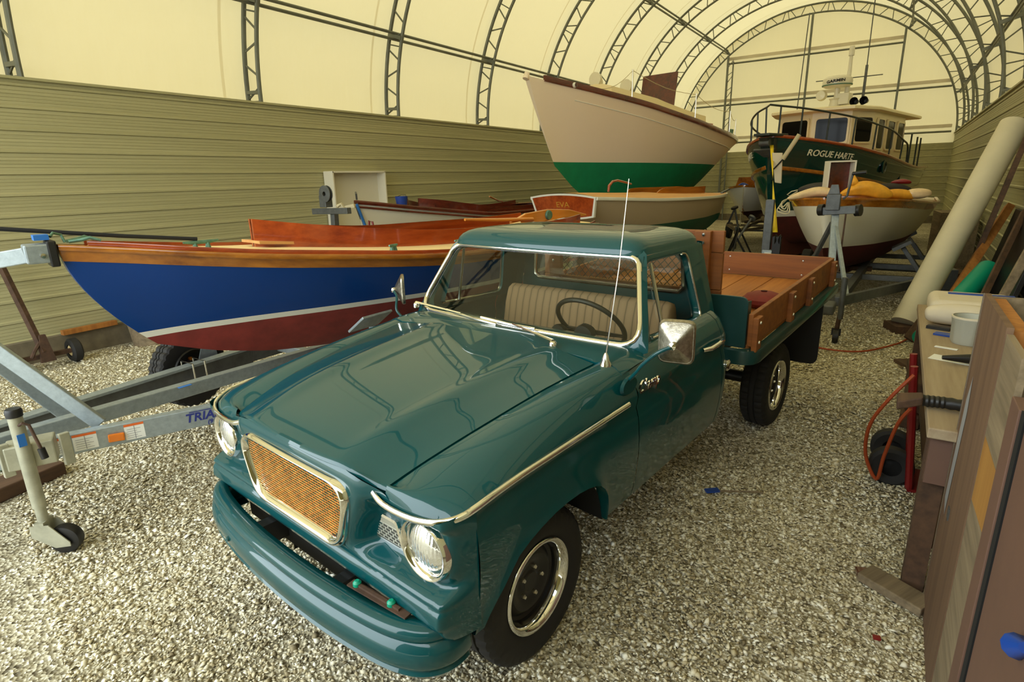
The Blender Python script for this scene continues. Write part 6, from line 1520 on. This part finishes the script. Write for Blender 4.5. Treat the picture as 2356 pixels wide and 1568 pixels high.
    tag(MB().tube(smooth_path([(-.9, 7.55, .022), (-.55, 7.32, .022), (-.16, 7.39, .022), (.17, 7.91, .022), (.34, 8.33, .022), (.6, 8.2, .02), (.9, 7.8, .02)]), .010, 6).build('extension_cord', 'cable_orange'), 'orange extension cord curving over the gravel to the right wall', 'cable')
    # sheets standing in the foreground
    t = thing('plywood_crate', 'tall open topped worn plywood crate at the end of the workbench, nearest the bench', 'crate', (.335, 2.99, 0))
    b = MB(); b.box((.010, -.32, .755), (.020, .64, 1.51)); sh = b.build('side_sheet', 'old_plywood', t, smooth=False)
    b = MB(); b.box((-.001, -.003, .755), (.006, .006, 1.51)); b.build('metal_edge', 'stainless', sh, smooth=False)
    b = MB(); b.box((.44, -.010, .75), (.84, .018, 1.50)); b.build('end_sheet', 'weathered_wood', t, smooth=False)
    b = MB(); b.box((.045, -.32, 1.465), (.045, .60, .06)); b.build('cleat', 'pine_plank', t, smooth=False)
    b = MB(); b.add([(-.0015, -.10, 1.08), (-.0015, -.05, .60), (-.0015, -.13, .55), (-.0015, -.19, 1.05), (-.0015, -.16, 1.20)], [(0, 1, 2, 3, 4)]); b.build('paint_scrape', 'label_grey', sh, smooth=False)
    b = MB(); b.box((-.002, -.245, .62), (.004, .04, .05)); b.build('metal_tab', 'dull_steel', sh, smooth=False)
    t = thing('plywood_sheet', 'pale grained plywood sheet with a yellow patch, standing beside the tall crate', 'board', (.335, 2.345, 0))
    b = MB(); b.box((.012, -.148, .745), (.018, .296, 1.49)); sh = b.build('sheet', 'weathered_wood', t, smooth=False)
    b = MB(); b.add([(.0025, -.01, 1.14), (.0025, -.294, 1.14), (.0025, -.294, .93), (.0025, -.01, .90)], [(0, 1, 2, 3)]); b.build('yellow_patch', 'yellow_plywood', sh, smooth=False)
    t = thing('door_leaf', 'pinkish brown framed door leaf standing nearest in the right foreground', 'door leaf', (.330, 2.045, 0))
    b = MB(); b.box((.020, -.06, .69), (.030, .12, 1.38)); b.build('stile', 'pinkish_board', t, smooth=False, bevel=.003)
    b = MB(); b.box((.022, -.60, .70), (.012, .86, 1.36)); b.build('panel', 'pinkish_board', t, smooth=False)
    b = MB(); b.box((.020, -.60, .04), (.030, .86, .08)); b.build('bottom_rail', 'pinkish_board', t, smooth=False)
    b = MB(); b.box((.018, -.145, .70), (.014, .048, 1.36)); b.build('gap_shade_strip', 'dark_void', t, smooth=False)  # solid black strip standing in for the shade of an open gap
    b = MB(); b.tube([(.01, -.57, .98), (.005, -.60, 1.0), (.01, -.64, 1.03)], [.012, .028, .012], 10); b.build('blue_clip', 'blue_plastic', t)
right_side()
def ground_bits():
    def bit(name, label, cat, loc, size, rz, mat, group=None):
        b = MB(); b.box((0, 0, size[2]/2), size); o = b.build(name, mat, None, False, min(size)*.15); o.location = loc; o.rotation_euler = (0, 0, rz); tag(o, label, cat, group)
    bit('wood_block', 'short board end lying on the gravel at the foot of the near workbench leg', 'wood', (.22, 2.98, .01), (.30, .13, .045), -.5, 'weathered_wood')
    bit('bark_piece', 'small dark reddish bark piece beside the short board end on the gravel', 'wood', (.10, 3.06, .012), (.10, .05, .03), .3, 'dark_mahogany')
    bit('plastic_scrap', 'small blue plastic scrap on the gravel beside the truck', 'scrap', (-.784, 3.476, .018), (.09, .045, .012), .7, 'blue_plastic')
    o = tag(MB().tube([(-.74, 3.49, .025), (-.62, 3.56, .024), (-.50, 3.62, .022)], .006, 6).build('twig', 'weathered_wood'), 'thin grey twig on the gravel next to the blue scrap', 'twig')
    bit('plastic_scrap', 'tiny red plastic scrap on the gravel in the right foreground', 'scrap', (.159, 2.588, .022), (.03, .022, .012), .2, 'red_plastic')
    for k, lab in enumerate(('lowest dark timber of the stack left of the workbench far end', 'middle dark timber of the stack left of the workbench far end', 'topmost dark timber of the stack left of the workbench far end')):
        bit('timber', lab, 'timber', (.30+.01*k, 5.62+.04*k, .005+.125*k), (.14, .75, .12), .05*k-.05, 'dark_timber', 'timbers stacked by the workbench')
ground_bits()
